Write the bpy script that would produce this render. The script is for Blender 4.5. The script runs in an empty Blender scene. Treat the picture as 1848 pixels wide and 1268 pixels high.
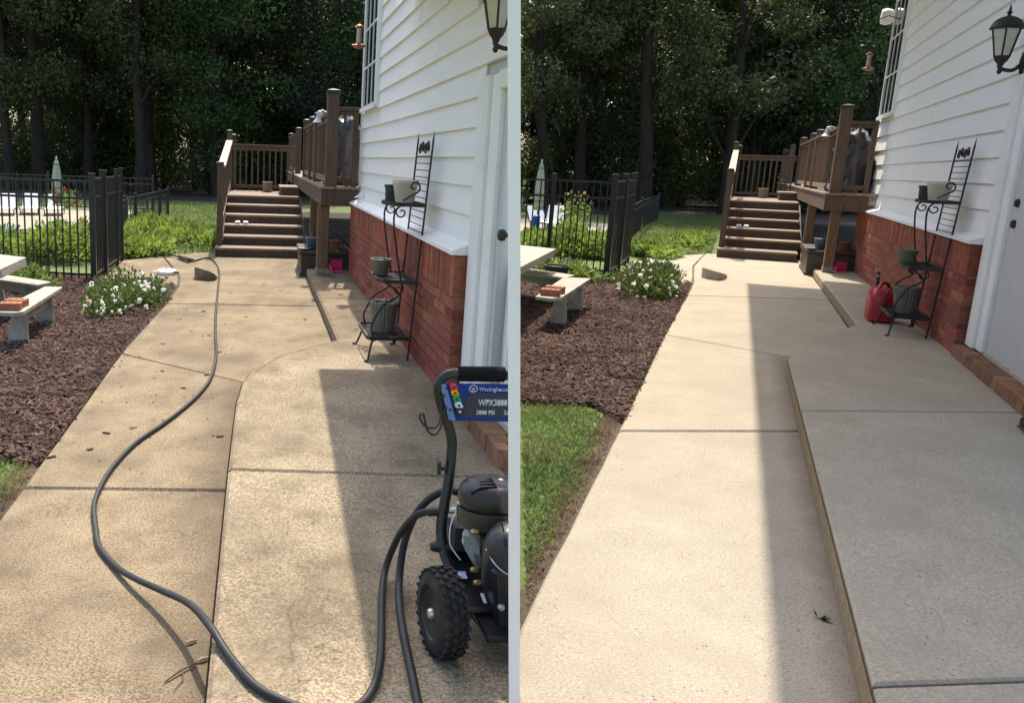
import bpy, bmesh, math, random
import numpy as np
from mathutils import Vector, Matrix
random.seed(7); RNG = np.random.default_rng(7)
R = math.radians
scn = bpy.context.scene
COL = scn.collection

# ------------------------------------------------------------------ camera
CAM_H = 1.6
PITCH, ROLL = R(12.145), R(1.911)
cam_d = bpy.data.cameras.new('camera'); cam = bpy.data.objects.new('camera', cam_d); COL.objects.link(cam)
cam_d.sensor_width = 36.0; cam_d.lens = 1600 / 1848 * 36.0
cam_d.shift_x = (924 - 600) / 1848
cam_d.clip_start = 0.05; cam_d.clip_end = 2000
_f = Vector((0, math.cos(PITCH), -math.sin(PITCH))); _r0 = Vector((1, 0, 0)); _u0 = _r0.cross(_f)
_r = _r0 * math.cos(ROLL) + _u0 * math.sin(ROLL); _u = -_r0 * math.sin(ROLL) + _u0 * math.cos(ROLL)
cam.matrix_world = Matrix(((_r.x, _u.x, -_f.x, 0), (_r.y, _u.y, -_f.y, 0), (_r.z, _u.z, -_f.z, CAM_H), (0, 0, 0, 1)))
scn.camera = cam

# ------------------------------------------------------------------ world, sun, exposure
SUN_EL, SUN_AZ = 58.0, 3.0
w = bpy.data.worlds.new('World'); scn.world = w; w.use_nodes = True
nt = w.node_tree; nt.nodes.clear()
sky = nt.nodes.new('ShaderNodeTexSky'); sky.sky_type = 'NISHITA'; sky.sun_disc = False
sky.sun_elevation = R(SUN_EL); sky.sun_rotation = R(SUN_AZ); sky.air_density = 1.0; sky.dust_density = 3.5; sky.ozone_density = 0.6
bg = nt.nodes.new('ShaderNodeBackground'); bg.inputs['Strength'].default_value = 0.15
wo = nt.nodes.new('ShaderNodeOutputWorld')
nt.links.new(sky.outputs[0], bg.inputs[0]); nt.links.new(bg.outputs[0], wo.inputs[0])
sd = bpy.data.lights.new('sun', 'SUN'); sd.energy = 3.0; sd.angle = R(0.53); sd.color = (1.0, 0.92, 0.78)
sun = bpy.data.objects.new('sun', sd); COL.objects.link(sun)
_s = Vector((math.sin(R(SUN_AZ)) * math.cos(R(SUN_EL)), math.cos(R(SUN_AZ)) * math.cos(R(SUN_EL)), math.sin(R(SUN_EL))))
sun.rotation_euler = _s.to_track_quat('Z', 'Y').to_euler(); sun.location = (0, 0, 30)
vs = scn.view_settings; vs.view_transform = 'Standard'; vs.look = 'None'; vs.exposure = 1.15; vs.gamma = 1.0; vs.use_curve_mapping = False
scn.cycles.use_denoising = True
scn.cycles.max_bounces = 6; scn.cycles.transparent_max_bounces = 6

# ------------------------------------------------------------------ the two yards: x = across, y = along the walk, z = up
AZ = {'L': R(-5.083), 'R': R(23.861)}
def wpt(pl, v, u, z=0.0):
    a = AZ[pl]
    return Vector((v * math.cos(a) + u * math.sin(a), -v * math.sin(a) + u * math.cos(a), z))
# the white partition between the yards: a thin wall leaning a few degrees
DP = Vector((0.42566, 2.2, 1.60055)); DQ = Vector((0.53568, 2.2, 0.14876)); DC = Vector((0, 0, 1.6))
DN = (DP - DC).cross(DQ - DC).normalized()
if DN.x < 0: DN = -DN                       # points to the right yard
def side(p): return (Vector(p) - DC).dot(DN)  # < 0 left yard, > 0 right yard

# ------------------------------------------------------------------ materials
MATS = {}
def _new(name):
    m = bpy.data.materials.new(name); m.use_nodes = True; n = m.node_tree
    return m, n, n.nodes['Principled BSDF']
def M(name, col=(.5, .5, .5), rough=.6, var=.2, scale=6.0, bump=.15, bscale=None, stretch=(1, 1, 1), metal=0.0, spec=.4, rnd=0.0, col2=None, stain=None, trans=0.0, hue=0.0):
    """noise-coloured surface; rnd varies it from object to object, stain = (colour, scale, amount)"""
    if name in MATS: return MATS[name]
    m, n, b = _new(name); L = n.links.new; N = n.nodes.new
    tc = N('ShaderNodeTexCoord'); mp = N('ShaderNodeMapping'); mp.inputs['Scale'].default_value = stretch
    L(tc.outputs['Object'], mp.inputs[0])
    no = N('ShaderNodeTexNoise'); no.inputs['Scale'].default_value = scale; no.inputs['Detail'].default_value = 6; no.inputs['Roughness'].default_value = .65
    oi = N('ShaderNodeObjectInfo')
    off = N('ShaderNodeVectorMath'); off.operation = 'MULTIPLY_ADD'; off.inputs[1].default_value = (1, 1, 1)
    cb = N('ShaderNodeCombineXYZ'); mu = N('ShaderNodeMath'); mu.operation = 'MULTIPLY'; mu.inputs[1].default_value = 37.0 if rnd else 0.0
    L(oi.outputs['Random'], mu.inputs[0]); L(mu.outputs[0], cb.inputs[0]); L(mu.outputs[0], cb.inputs[1])
    L(mp.outputs[0], off.inputs[0]); L(cb.outputs[0], off.inputs[2]); L(off.outputs[0], no.inputs['Vector'])
    ramp = N('ShaderNodeValToRGB'); c2 = col2 if col2 else tuple(min(1, c * (1 + var)) for c in col)
    ramp.color_ramp.elements[0].position = .3; ramp.color_ramp.elements[1].position = .7
    ramp.color_ramp.elements[0].color = (*[c * (1 - var) for c in col], 1); ramp.color_ramp.elements[1].color = (*c2, 1)
    L(no.outputs[0], ramp.inputs[0]); out = ramp.outputs[0]
    if stain:
        sc, ss, sa = stain
        n2 = N('ShaderNodeTexNoise'); n2.inputs['Scale'].default_value = ss; n2.inputs['Detail'].default_value = 5
        L(off.outputs[0], n2.inputs['Vector'])
        mr = N('ShaderNodeMapRange'); mr.inputs[1].default_value = .45; mr.inputs[2].default_value = .75; mr.inputs[4].default_value = sa
        L(n2.outputs[0], mr.inputs[0])
        mx = N('ShaderNodeMix'); mx.data_type = 'RGBA'; L(mr.outputs[0], mx.inputs[0]); L(out, mx.inputs[6]); mx.inputs[7].default_value = (*sc, 1); out = mx.outputs[2]
    if rnd:
        hs = N('ShaderNodeHueSaturation'); ma = N('ShaderNodeMapRange'); ma.inputs[3].default_value = 1 - rnd; ma.inputs[4].default_value = 1 + rnd
        L(oi.outputs['Random'], ma.inputs[0]); L(ma.outputs[0], hs.inputs['Value'])
        if hue:
            mh = N('ShaderNodeMapRange'); mh.inputs[3].default_value = .5 - hue; mh.inputs[4].default_value = .5 + hue
            m9 = N('ShaderNodeMath'); m9.operation = 'MULTIPLY'; m9.inputs[1].default_value = 7.3; fr = N('ShaderNodeMath'); fr.operation = 'FRACT'
            L(oi.outputs['Random'], m9.inputs[0]); L(m9.outputs[0], fr.inputs[0]); L(fr.outputs[0], mh.inputs[0]); L(mh.outputs[0], hs.inputs['Hue'])
        L(out, hs.inputs['Color']); out = hs.outputs[0]
    L(out, b.inputs['Base Color'])
    b.inputs['Roughness'].default_value = rough; b.inputs['Metallic'].default_value = metal; b.inputs['Specular IOR Level'].default_value = spec
    if bump:
        nb = N('ShaderNodeTexNoise'); nb.inputs['Scale'].default_value = bscale or scale * 4; nb.inputs['Detail'].default_value = 4
        L(off.outputs[0], nb.inputs['Vector'])
        bu = N('ShaderNodeBump'); bu.inputs['Strength'].default_value = bump; bu.inputs['Distance'].default_value = .01
        L(nb.outputs[0], bu.inputs['Height']); L(bu.outputs[0], b.inputs['Normal'])
    if trans:
        tr = N('ShaderNodeBsdfTranslucent'); ms = N('ShaderNodeMixShader'); ms.inputs[0].default_value = trans
        hv = N('ShaderNodeHueSaturation'); hv.inputs['Value'].default_value = 1.6; hv.inputs['Hue'].default_value = .47; L(out, hv.inputs['Color']); L(hv.outputs[0], tr.inputs[0])
        L(b.outputs[0], ms.inputs[1]); L(tr.outputs[0], ms.inputs[2]); L(ms.outputs[0], n.nodes['Material Output'].inputs[0])
    MATS[name] = m
    return m

def concrete(name, base, light, dark, dirt, dirt_amt, pit, pit_amt, bump=.35, bands=()):
    m, n, b = _new(name); L = n.links.new; N = n.nodes.new
    tc = N('ShaderNodeTexCoord')
    def noise(s, d=5, r=.6):
        k = N('ShaderNodeTexNoise'); k.inputs['Scale'].default_value = s; k.inputs['Detail'].default_value = d; k.inputs['Roughness'].default_value = r
        L(tc.outputs['Object'], k.inputs['Vector']); return k.outputs[0]
    def mr(x, a, c, lo=0., hi=1.):
        k = N('ShaderNodeMapRange'); k.inputs[1].default_value = a; k.inputs[2].default_value = c; k.inputs[3].default_value = lo; k.inputs[4].default_value = hi
        L(x, k.inputs[0]); return k.outputs[0]
    def mix(f, a, c):
        k = N('ShaderNodeMix'); k.data_type = 'RGBA'; L(f, k.inputs[0])
        for s, x in ((6, a), (7, c)):
            if isinstance(x, tuple): k.inputs[s].default_value = (*x, 1)
            else: L(x, k.inputs[s])
        return k.outputs[2]
    c = mix(mr(noise(105, 2, .7), .42, .58), base, light)
    c = mix(mr(noise(62, 3, .8), .58, .66, 0, .9), c, dark)
    gm = N('ShaderNodeMath'); gm.operation = 'MULTIPLY'; L(mr(noise(1.5, 5, .65), .47, .66), gm.inputs[0]); L(mr(noise(42, 4, .8), .44, .62, 0, dirt_amt), gm.inputs[1])
    c = mix(gm.outputs[0], c, dark)
    c = mix(mr(noise(2.6, 6, .75), .52, .72, 0, .55), c, light)
    c = mix(mr(noise(1.1, 6, .6), .42, .72, 0, dirt_amt), c, dirt)
    c = mix(mr(noise(4.5, 6, .7), .5, .75, 0, dirt_amt * .8), c, dirt)
    vo = N('ShaderNodeTexVoronoi'); vo.inputs['Scale'].default_value = 46; vo.inputs['Randomness'].default_value = 1; L(tc.outputs['Object'], vo.inputs['Vector'])
    pm = N('ShaderNodeMath'); pm.operation = 'MULTIPLY'; L(mr(vo.outputs['Distance'], .16, .24, 1, 0), pm.inputs[0]); L(mr(noise(7, 3, .7), .54, .64, 0, pit_amt), pm.inputs[1])
    c = mix(pm.outputs[0], c, pit)
    # thin wandering crazing
    ck = N('ShaderNodeTexVoronoi'); ck.feature = 'DISTANCE_TO_EDGE'; ck.inputs['Scale'].default_value = .55
    wv = N('ShaderNodeTexNoise'); wv.inputs['Scale'].default_value = 3.0; L(tc.outputs['Object'], wv.inputs['Vector'])
    wm = N('ShaderNodeVectorMath'); wm.operation = 'MULTIPLY_ADD'; wm.inputs[1].default_value = (.35, .35, 0); L(wv.outputs['Color'], wm.inputs[0]); L(tc.outputs['Object'], wm.inputs[2]); L(wm.outputs[0], ck.inputs['Vector'])
    cm_ = N('ShaderNodeMath'); cm_.operation = 'MULTIPLY'; L(mr(ck.outputs[0], .0, .0045, 1, 0), cm_.inputs[0]); L(mr(noise(1.7, 3), .50, .60, 0, .5), cm_.inputs[1])
    c = mix(cm_.outputs[0], c, dark)
    sx = N('ShaderNodeSeparateXYZ'); L(tc.outputs['Object'], sx.inputs[0])
    for (x0, x1, amt, col, ax) in bands:           # ragged band, darker towards one edge
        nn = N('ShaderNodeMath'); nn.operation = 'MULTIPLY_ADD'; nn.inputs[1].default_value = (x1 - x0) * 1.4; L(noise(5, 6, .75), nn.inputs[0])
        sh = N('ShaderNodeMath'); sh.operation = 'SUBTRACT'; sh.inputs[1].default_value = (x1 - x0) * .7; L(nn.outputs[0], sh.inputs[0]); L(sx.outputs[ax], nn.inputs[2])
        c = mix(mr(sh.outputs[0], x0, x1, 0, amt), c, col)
    L(c, b.inputs['Base Color']); b.inputs['Roughness'].default_value = .9; b.inputs['Specular IOR Level'].default_value = .2
    bu = N('ShaderNodeBump'); bu.inputs['Strength'].default_value = bump; bu.inputs['Distance'].default_value = .006
    L(noise(170, 3, .7), bu.inputs['Height']); L(bu.outputs[0], b.inputs['Normal'])
    MATS[name] = m; return m

CON = {'L': concrete('concrete_stained', (.160, .123, .075), (.340, .268, .178), (.055, .042, .028), (.090, .069, .044), .85, (.06, .05, .042), .7, .35),
       'R': concrete('concrete_washed', (.308, .268, .203), (.430, .372, .285), (.195, .172, .138), (.275, .238, .182), .6, (.10, .105, .115), 1.0, .22)}
LAND = {'L': concrete('concrete_stained_landing', (.200, .160, .103), (.400, .325, .222), (.065, .050, .034), (.105, .082, .053), .8, (.06, .05, .042), .7, .35), 'R': CON['R']}
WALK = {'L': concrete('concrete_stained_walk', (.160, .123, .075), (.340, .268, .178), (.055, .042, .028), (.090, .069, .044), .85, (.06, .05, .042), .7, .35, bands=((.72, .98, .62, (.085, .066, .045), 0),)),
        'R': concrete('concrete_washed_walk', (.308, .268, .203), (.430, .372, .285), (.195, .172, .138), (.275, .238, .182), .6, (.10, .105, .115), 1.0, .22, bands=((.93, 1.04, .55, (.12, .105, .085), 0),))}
CURB = {'L': M('concrete_curb_stained', (.20, .155, .10), .9, .3, 18, .4, spec=.2), 'R': M('concrete_curb', (.27, .205, .13), .9, .25, 18, .4, spec=.2)}
m_white = M('white_siding_paint', (.82, .81, .765), .5, .03, 5, .25, 30, stretch=(4, .35, 4), rnd=.015)
m_trim = M('white_trim_paint', (.82, .82, .79), .45, .03, 8, .05, stain=((.6, .58, .52), 3, .25))
m_gap = M('siding_edge_cream', (.62, .55, .40), .7, .1, 8, .1)
m_part = M('white_plaster', (.95, .91, .87), .7, .01, 5, .03)
m_brick = M('red_brick', (.25, .075, .047), .88, .28, 20, .6, 60, rnd=.22, hue=.014, stain=((.36, .18, .13), 7, .35), spec=.15)
m_brick2 = M('brown_brick', (.24, .125, .07), .88, .25, 20, .5, 60, rnd=.2, hue=.012, stain=((.10, .06, .04), 7, .5), spec=.2)
m_mortar = M('mortar', (.33, .23, .18), .95, .3, 25, .5, spec=.1)
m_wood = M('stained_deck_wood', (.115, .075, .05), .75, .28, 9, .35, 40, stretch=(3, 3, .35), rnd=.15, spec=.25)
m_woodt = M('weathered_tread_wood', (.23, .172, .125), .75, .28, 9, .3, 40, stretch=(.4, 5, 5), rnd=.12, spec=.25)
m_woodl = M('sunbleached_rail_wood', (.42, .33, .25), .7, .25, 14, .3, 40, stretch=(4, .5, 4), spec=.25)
m_grey = M('grey_table_wood', (.36, .335, .28), .8, .22, 9, .35, 40, stretch=(1, 1, 1), rnd=.08, spec=.2)
m_cap = M('black_post_cap', (.03, .03, .032), .35, .2, 10, .05)
m_iron = M('black_wrought_iron', (.018, .017, .017), .5, .4, 30, .2, spec=.4)
m_fence = M('black_fence_enamel', (.016, .016, .018), .35, .2, 20, .05, spec=.5)
m_glass = M('window_glass_dark', (.015, .02, .022), .04, .1, 3, 0, spec=.9)
m_lglass = M('lantern_glass', (.50, .48, .40), .15, .15, 12, .1, spec=.6)
m_bulb = M('frosted_bulb', (.75, .73, .65), .3, .05, 10, 0)
m_copper = M('copper', (.42, .17, .09), .4, .3, 14, .05, metal=.4)
m_alu = M('bright_metal', (.62, .62, .62), .3, .1, 14, .05, metal=.8)
m_rubber = M('black_hose_rubber', (.022, .023, .026), .5, .25, 30, .1, spec=.3)
m_tyre = M('black_tyre_rubber', (.014, .014, .014), .8, .3, 30, .3, stain=((.10, .052, .03), 9, .6))
m_blackp = M('black_plastic', (.02, .021, .023), .38, .2, 18, .08, spec=.5)
m_blacks = M('black_powder_coat', (.014, .014, .015), .33, .2, 18, .05, spec=.5)
m_foam = M('black_foam_grip', (.012, .012, .012), .95, .2, 60, .3, spec=.1)
m_blue = M('blue_enamel', (.008, .035, .20), .5, .06, 5, .02, spec=.2)
m_bluel = M('pale_blue_edge', (.16, .24, .48), .3, .06, 5, .02)
m_dgrey = M('dark_grey_print', (.045, .05, .065), .6, .05, 5, 0, spec=.2)
m_print = M('white_print', (.85, .86, .88), .5, .02, 5, 0)
m_label = M('pale_sticker', (.55, .6, .68), .5, .3, 60, 0)
m_yellow = M('yellow_plastic', (.75, .38, .01), .45, .05, 8, 0)
m_green = M('green_plastic', (.02, .30, .06), .45, .05, 8, 0)
m_redp = M('red_plastic_tip', (.60, .03, .04), .4, .05, 8, 0)
m_whitep = M('white_plastic', (.74, .74, .72), .45, .06, 8, .05)
m_can = M('red_can_plastic', (.38, .012, .02), .38, .12, 6, .05, spec=.5)
m_pink = M('pink_plastic', (.62, .04, .12), .45, .1, 8, .05)
m_bag = M('clear_bag_film', (.35, .35, .33), .3, .25, 9, .5, spec=.6)
m_potg = M('grey_green_pot', (.13, .135, .105), .7, .3, 16, .3, stretch=(1, 1, .4))
m_potd = M('dark_pot', (.05, .05, .052), .6, .3, 12, .1)
m_potc = M('cream_pot', (.58, .52, .42), .7, .15, 9, .15, stain=((.3, .27, .2), 8, .4))
m_pott = M('tan_pot', (.22, .18, .11), .8, .25, 12, .2)
m_potb = M('blue_grey_pot', (.07, .09, .11), .5, .25, 10, .1)
m_terra = M('terracotta_pot', (.32, .12, .06), .8, .2, 12, .2)
m_soil = M('potting_soil', (.035, .025, .018), .95, .4, 40, .6)
m_box = M('brown_storage_resin', (.055, .042, .034), .5, .25, 10, .1)
m_cover = M('grill_cover_vinyl', (.03, .032, .037), .28, .3, 8, .4, spec=.6)
m_silver = M('silver_lamp_metal', (.42, .41, .39), .4, .2, 12, .1, metal=.5)
m_bark = M('tree_bark', (.045, .036, .028), .95, .45, 5, .8, 22, stretch=(3, 3, .4), spec=.1)
m_leafs = [M('woodland_leaf', (.026, .058, .018), .55, .5, 1.4, 0, col2=(.07, .14, .028), trans=.22, rnd=.3),
           M('woodland_leaf_olive', (.045, .065, .022), .55, .5, 1.4, 0, col2=(.09, .12, .035), trans=.22, rnd=.3)]
m_leafs.append(M('sunny_understory_leaf', (.07, .105, .022), .55, .45, 1.4, 0, col2=(.15, .20, .045), trans=.35, rnd=.3))
m_pine = M('pine_needle', (.022, .045, .028), .6, .45, 2, 0, col2=(.05, .085, .04), trans=.1, rnd=.25)
m_shrub = M('gardenia_leaf', (.045, .10, .025), .4, .5, 9, 0, col2=(.13, .21, .05), trans=.2)
m_petal = M('white_petal', (.82, .82, .76), .6, .05, 20, 0, trans=.25)
m_petaly = M('fading_yellow_petal', (.70, .55, .22), .6, .1, 20, 0, trans=.2)
m_petalr = M('red_petal', (.55, .02, .05), .6, .1, 20, 0)
m_jun = M('juniper_leaf', (.08, .16, .03), .6, .45, 3, 0, col2=(.20, .32, .06), trans=.4)
m_climb = M('light_green_leaf', (.08, .16, .03), .5, .4, 6, 0, col2=(.22, .33, .07), trans=.25)
m_grass = M('grass_blade', (.085, .165, .045), .6, .4, 1.5, 0, col2=(.17, .27, .085), trans=.42, stain=((.27, .21, .12), 1.6, .4))
m_lawn = M('lawn_soil_grass', (.07, .12, .03), .95, .45, 14, .5, col2=(.15, .21, .055), stain=((.10, .075, .04), 1.0, .4))
m_forest = M('forest_litter', (.035, .028, .018), .98, .4, 6, .5)
m_mulch = M('mulch_bed', (.050, .028, .022), .98, .5, 22, .8, spec=.1)
m_chip = M('mulch_chip', (.066, .033, .030), .9, .55, 13, .3, col2=(.19, .125, .10), spec=.1, stain=((.03, .018, .015), 1.3, .6))
m_chipd = M('bark_flake', (.06, .03, .02), .9, .4, 12, .2)
m_water = M('pool_water', (.01, .10, .14), .06, .2, 4, .15, spec=.6)
m_umb = M('striped_parasol_cloth', (.42, .43, .34), .8, .12, 6, .1)
m_umbs = M('parasol_green_stripe', (.22, .26, .15), .8, .12, 6, .1)
m_bluep = M('blue_plastic', (.02, .08, .34), .4, .1, 6, .05)
m_clearwall = M('sheathing', (.5, .5, .5), .8, .05, 5, 0)
m_shade_roof = M('shade_roof_shingle', (.09, .085, .08), .9, .3, 20, .4)
m_shade_soffit = M('white_shade_soffit', (.75, .75, .73), .6, .03, 6, .05)
m_gap2 = M('joint_dirt', (.05, .045, .03), .98, .5, 20, .5)

# ------------------------------------------------------------------ mesh helpers
class MB:
    def __init__(s): s.v = []; s.f = []
    def add(s, vs_, fs): o = len(s.v); s.v += [tuple(p) for p in vs_]; s.f += [tuple(i + o for i in f) for f in fs]; return s
    def hexa(s, p):
        return s.add(p, [(0, 3, 2, 1), (4, 5, 6, 7), (0, 1, 5, 4), (1, 2, 6, 5), (2, 3, 7, 6), (3, 0, 4, 7)])
    def box(s, x0, x1, y0, y1, z0, z1):
        return s.hexa([(x0, y0, z0), (x1, y0, z0), (x1, y1, z0), (x0, y1, z0), (x0, y0, z1), (x1, y0, z1), (x1, y1, z1), (x0, y1, z1)])
    def obox(s, c, size, rz=0.0, rx=0.0, ry=0.0):
        m = Matrix.Rotation(rz, 3, 'Z') @ Matrix.Rotation(rx, 3, 'X') @ Matrix.Rotation(ry, 3, 'Y'); c = Vector(c); a, b, d = [k / 2 for k in size]
        return s.hexa([c + m @ Vector(p) for p in [(-a, -b, -d), (a, -b, -d), (a, b, -d), (-a, b, -d), (-a, -b, d), (a, -b, d), (a, b, d), (-a, b, d)]])
    def bar(s, p, q, w_, h_):
        p, q = Vector(p), Vector(q); d = (q - p).normalized(); up = Vector((0, 0, 1)) if abs(d.z) < .95 else Vector((0, 1, 0))
        r_ = d.cross(up).normalized(); k = r_.cross(d)
        a, b = r_ * w_ / 2, k * h_ / 2
        return s.hexa([p - a - b, p + a - b, q + a - b, q - a - b, p - a + b, p + a + b, q + a + b, q - a + b])
    def tube(s, pts, r, n=8, cap=True):
        pts = [Vector(p) for p in pts]; rs = r if isinstance(r, (list, tuple)) else [r] * len(pts); o = len(s.v); prev = None
        for i, p in enumerate(pts):
            t = (pts[min(i + 1, len(pts) - 1)] - pts[max(i - 1, 0)]).normalized()
            if prev is None: a = t.orthogonal().normalized()
            else: a = (prev - t * prev.dot(t)); a = a.normalized() if a.length > 1e-6 else t.orthogonal().normalized()
            prev = a; b = t.cross(a)
            s.v += [tuple(p + (a * math.cos(k * 2 * math.pi / n) + b * math.sin(k * 2 * math.pi / n)) * rs[i]) for k in range(n)]
        for i in range(len(pts) - 1):
            for k in range(n): s.f.append((o + i * n + k, o + i * n + (k + 1) % n, o + (i + 1) * n + (k + 1) % n, o + (i + 1) * n + k))
        if cap: s.f.append(tuple(o + k for k in reversed(range(n)))); s.f.append(tuple(o + (len(pts) - 1) * n + k for k in range(n)))
        return s
    def lathe(s, prof, n=20, c=(0, 0, 0), sx=1.0, sy=1.0, axis='z', rib=0.0):
        o = len(s.v)
        for r_, z in prof:
            for k in range(n):
                a = 2 * math.pi * k / n; rr = r_ * (1 + (rib if k % 2 else 0))
                p = (rr * math.cos(a) * sx, rr * math.sin(a) * sy, z)
                if axis == 'x': p = (p[2], p[0], p[1])
                if axis == 'y': p = (p[0], p[2], p[1])
                s.v.append((p[0] + c[0], p[1] + c[1], p[2] + c[2]))
        for i in range(len(prof) - 1):
            for k in range(n): s.f.append((o + i * n + k, o + i * n + (k + 1) % n, o + (i + 1) * n + (k + 1) % n, o + (i + 1) * n + k))
        s.f.append(tuple(o + k for k in reversed(range(n)))); s.f.append(tuple(o + (len(prof) - 1) * n + k for k in range(n)))
        return s
    def prism(s, poly, z0, z1):
        n = len(poly)
        ar = sum(poly[i][0] * poly[(i + 1) % n][1] - poly[(i + 1) % n][0] * poly[i][1] for i in range(n))
        if ar < 0: poly = poly[::-1]
        return s.add([(x, y, z0) for x, y in poly] + [(x, y, z1) for x, y in poly],
                     [tuple(reversed(range(n))), tuple(range(n, 2 * n))] + [(i, (i + 1) % n, n + (i + 1) % n, n + i) for i in range(n)])
    def xsec(s, prof, y0, y1):                      # profile in (x, z) swept along y
        n = len(prof)
        return s.add([(x, y0, z) for x, z in prof] + [(x, y1, z) for x, z in prof],
                     [tuple(range(n)), tuple(reversed(range(n, 2 * n)))] + [(i, n + i, n + (i + 1) % n, (i + 1) % n) for i in range(n)])

def mesh_of(mb, name, bevel=0.0, smooth=False, cut=None, keep=-1, seg=1):
    me = bpy.data.meshes.new(name); me.from_pydata(mb.v, [], mb.f)
    if bevel or cut is not None or True:
        bm = bmesh.new(); bm.from_mesh(me)
        bmesh.ops.recalc_face_normals(bm, faces=bm.faces)
        if bevel: bmesh.ops.bevel(bm, geom=bm.edges[:], offset=bevel, segments=seg, affect='EDGES', profile=.6)
        if cut is not None:
            co, no = cut
            bmesh.ops.bisect_plane(bm, geom=bm.verts[:] + bm.edges[:] + bm.faces[:], plane_co=co, plane_no=no, clear_outer=(keep < 0), clear_inner=(keep > 0))
            bo = [e for e in bm.edges if e.is_boundary]
            if bo:
                try: bmesh.ops.holes_fill(bm, edges=bo, sides=0)
                except Exception: pass
        bm.to_mesh(me); bm.free()
    if smooth:
        me.polygons.foreach_set('use_smooth', [True] * len(me.polygons))
        try: me.set_sharp_from_angle(angle=R(40))
        except Exception: pass
    return me

class Thing:
    """a top-level thing: an Empty at its base, or (one=True) set later to a mesh; parts take yard coordinates (across, along, up)"""
    def __init__(s, name, pl, base, label=None, cat=None, group=None, rot=0.0, kind=None):
        s.pl, s.base, s.rot = pl, Vector(base), rot
        s.o = bpy.data.objects.new(name, None); COL.objects.link(s.o); s.o.empty_display_size = .1
        s.o.location = wpt(pl, base[0], base[1], base[2]); s.o.rotation_euler = (0, 0, -AZ[pl] + rot)
        tag(s.o, label, cat, group, kind)
    def mat(s): return Matrix.Translation(s.o.location) @ Matrix.Rotation(-AZ[s.pl] + s.rot, 4, 'Z')
    def cutplane(s, eps=.017):
        i = s.mat().inverted(); e = -eps if s.pl == 'L' else eps
        return (i @ (DC + DN * e), (i.to_3x3() @ DN).normalized())
    def part(s, name, mb, mat, parent=None, bevel=0.0, smooth=False, cut=False, local=False, seg=1):
        if not local: mb.v = [(x - s.base.x, y - s.base.y, z - s.base.z) for x, y, z in mb.v]
        me = mesh_of(mb, name, bevel, smooth, s.cutplane() if cut else None, -1 if s.pl == 'L' else 1, seg)
        if len(me.polygons) == 0: return None
        me.materials.append(mat); o = bpy.data.objects.new(name, me); COL.objects.link(o)
        o.parent = parent if parent else s.o
        return o
    def inst(s, src_mesh, name, loc, parent=None, rz=0.0, scale=(1, 1, 1), rx=0.0, ry=0.0):
        o = bpy.data.objects.new(name, src_mesh); COL.objects.link(o); o.parent = parent if parent else s.o
        o.location = (loc[0] - s.base.x, loc[1] - s.base.y, loc[2] - s.base.z); o.rotation_euler = (rx, ry, rz); o.scale = scale
        return o
def tag(o, label=None, cat=None, group=None, kind=None):
    if label: o['label'] = label
    if cat: o['category'] = cat
    if group: o['group'] = group
    if kind: o['kind'] = kind
    return o
def solo(name, pl, base, mb, mat, label=None, cat=None, group=None, kind=None, bevel=0.0, smooth=False, cut=False, seg=1):
    """a top-level thing that is one mesh"""
    base = Vector(base); mb.v = [(x - base.x, y - base.y, z - base.z) for x, y, z in mb.v]
    M4 = Matrix.Translation(wpt(pl, *base)) @ Matrix.Rotation(-AZ[pl], 4, 'Z'); cp = None
    if cut:
        i = M4.inverted(); e = -.017 if pl == 'L' else .017; cp = (i @ (DC + DN * e), (i.to_3x3() @ DN).normalized())
    me = mesh_of(mb, name, bevel, smooth, cp, -1 if pl == 'L' else 1, seg); me.materials.append(mat)
    o = bpy.data.objects.new(name, me); COL.objects.link(o); o.matrix_world = M4
    return tag(o, label, cat, group, kind)
def cmesh(name, mb, mat, bevel=0.0, smooth=False):
    me = mesh_of(mb, name, bevel, smooth); me.materials.append(mat); return me
def npmesh(name, verts, quads, mat, smooth=False):
    me = bpy.data.meshes.new(name); verts = np.asarray(verts, np.float32); quads = np.asarray(quads, np.int32); k = quads.shape[1]
    me.vertices.add(len(verts)); me.vertices.foreach_set('co', verts.ravel()); me.loops.add(quads.size); me.loops.foreach_set('vertex_index', quads.ravel())
    me.polygons.add(len(quads)); me.polygons.foreach_set('loop_start', np.arange(0, quads.size, k, dtype=np.int32)); me.polygons.foreach_set('loop_total', np.full(len(quads), k, np.int32))
    me.update(calc_edges=True); me.validate()
    if mat: me.materials.append(mat)
    return me
def unit(a): return a / (np.linalg.norm(a, axis=-1, keepdims=True) + 1e-9)
def leaf_quads(cen, size, up=.3, aspect=.5, bend=None, dirs=None):
    """one folded diamond per leaf"""
    n = len(cen); d = RNG.normal(size=(n, 3)) if dirs is None else dirs
    d = unit(d + np.array([0, 0, up])); a = unit(np.cross(d, RNG.normal(size=(n, 3))))
    s = (size * RNG.uniform(.6, 1.4, n))[:, None] if np.isscalar(size) else size[:, None]
    nrm = np.cross(d, a)
    v = np.stack([cen, cen + d * s * .5 + a * s * aspect * .5 + nrm * s * .08, cen + d * s, cen + d * s * .5 - a * s * aspect * .5 + nrm * s * .08], 1).reshape(-1, 3)
    return v, np.arange(n * 4).reshape(-1, 4)
def smoothpath(pts, n=8):
    """Catmull-Rom through points"""
    P = [Vector(p) for p in pts]; P = [P[0] * 2 - P[1]] + P + [P[-1] * 2 - P[-2]]; out = []
    for i in range(1, len(P) - 2):
        for k in range(n):
            t = k / n; a, b, c, d = P[i - 1], P[i], P[i + 1], P[i + 2]
            out.append(.5 * ((2 * b) + (c - a) * t + (2 * a - 5 * b + 4 * c - d) * t * t + (3 * b - a - 3 * c + d) * t ** 3))
    out.append(P[-2]); return out

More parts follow.
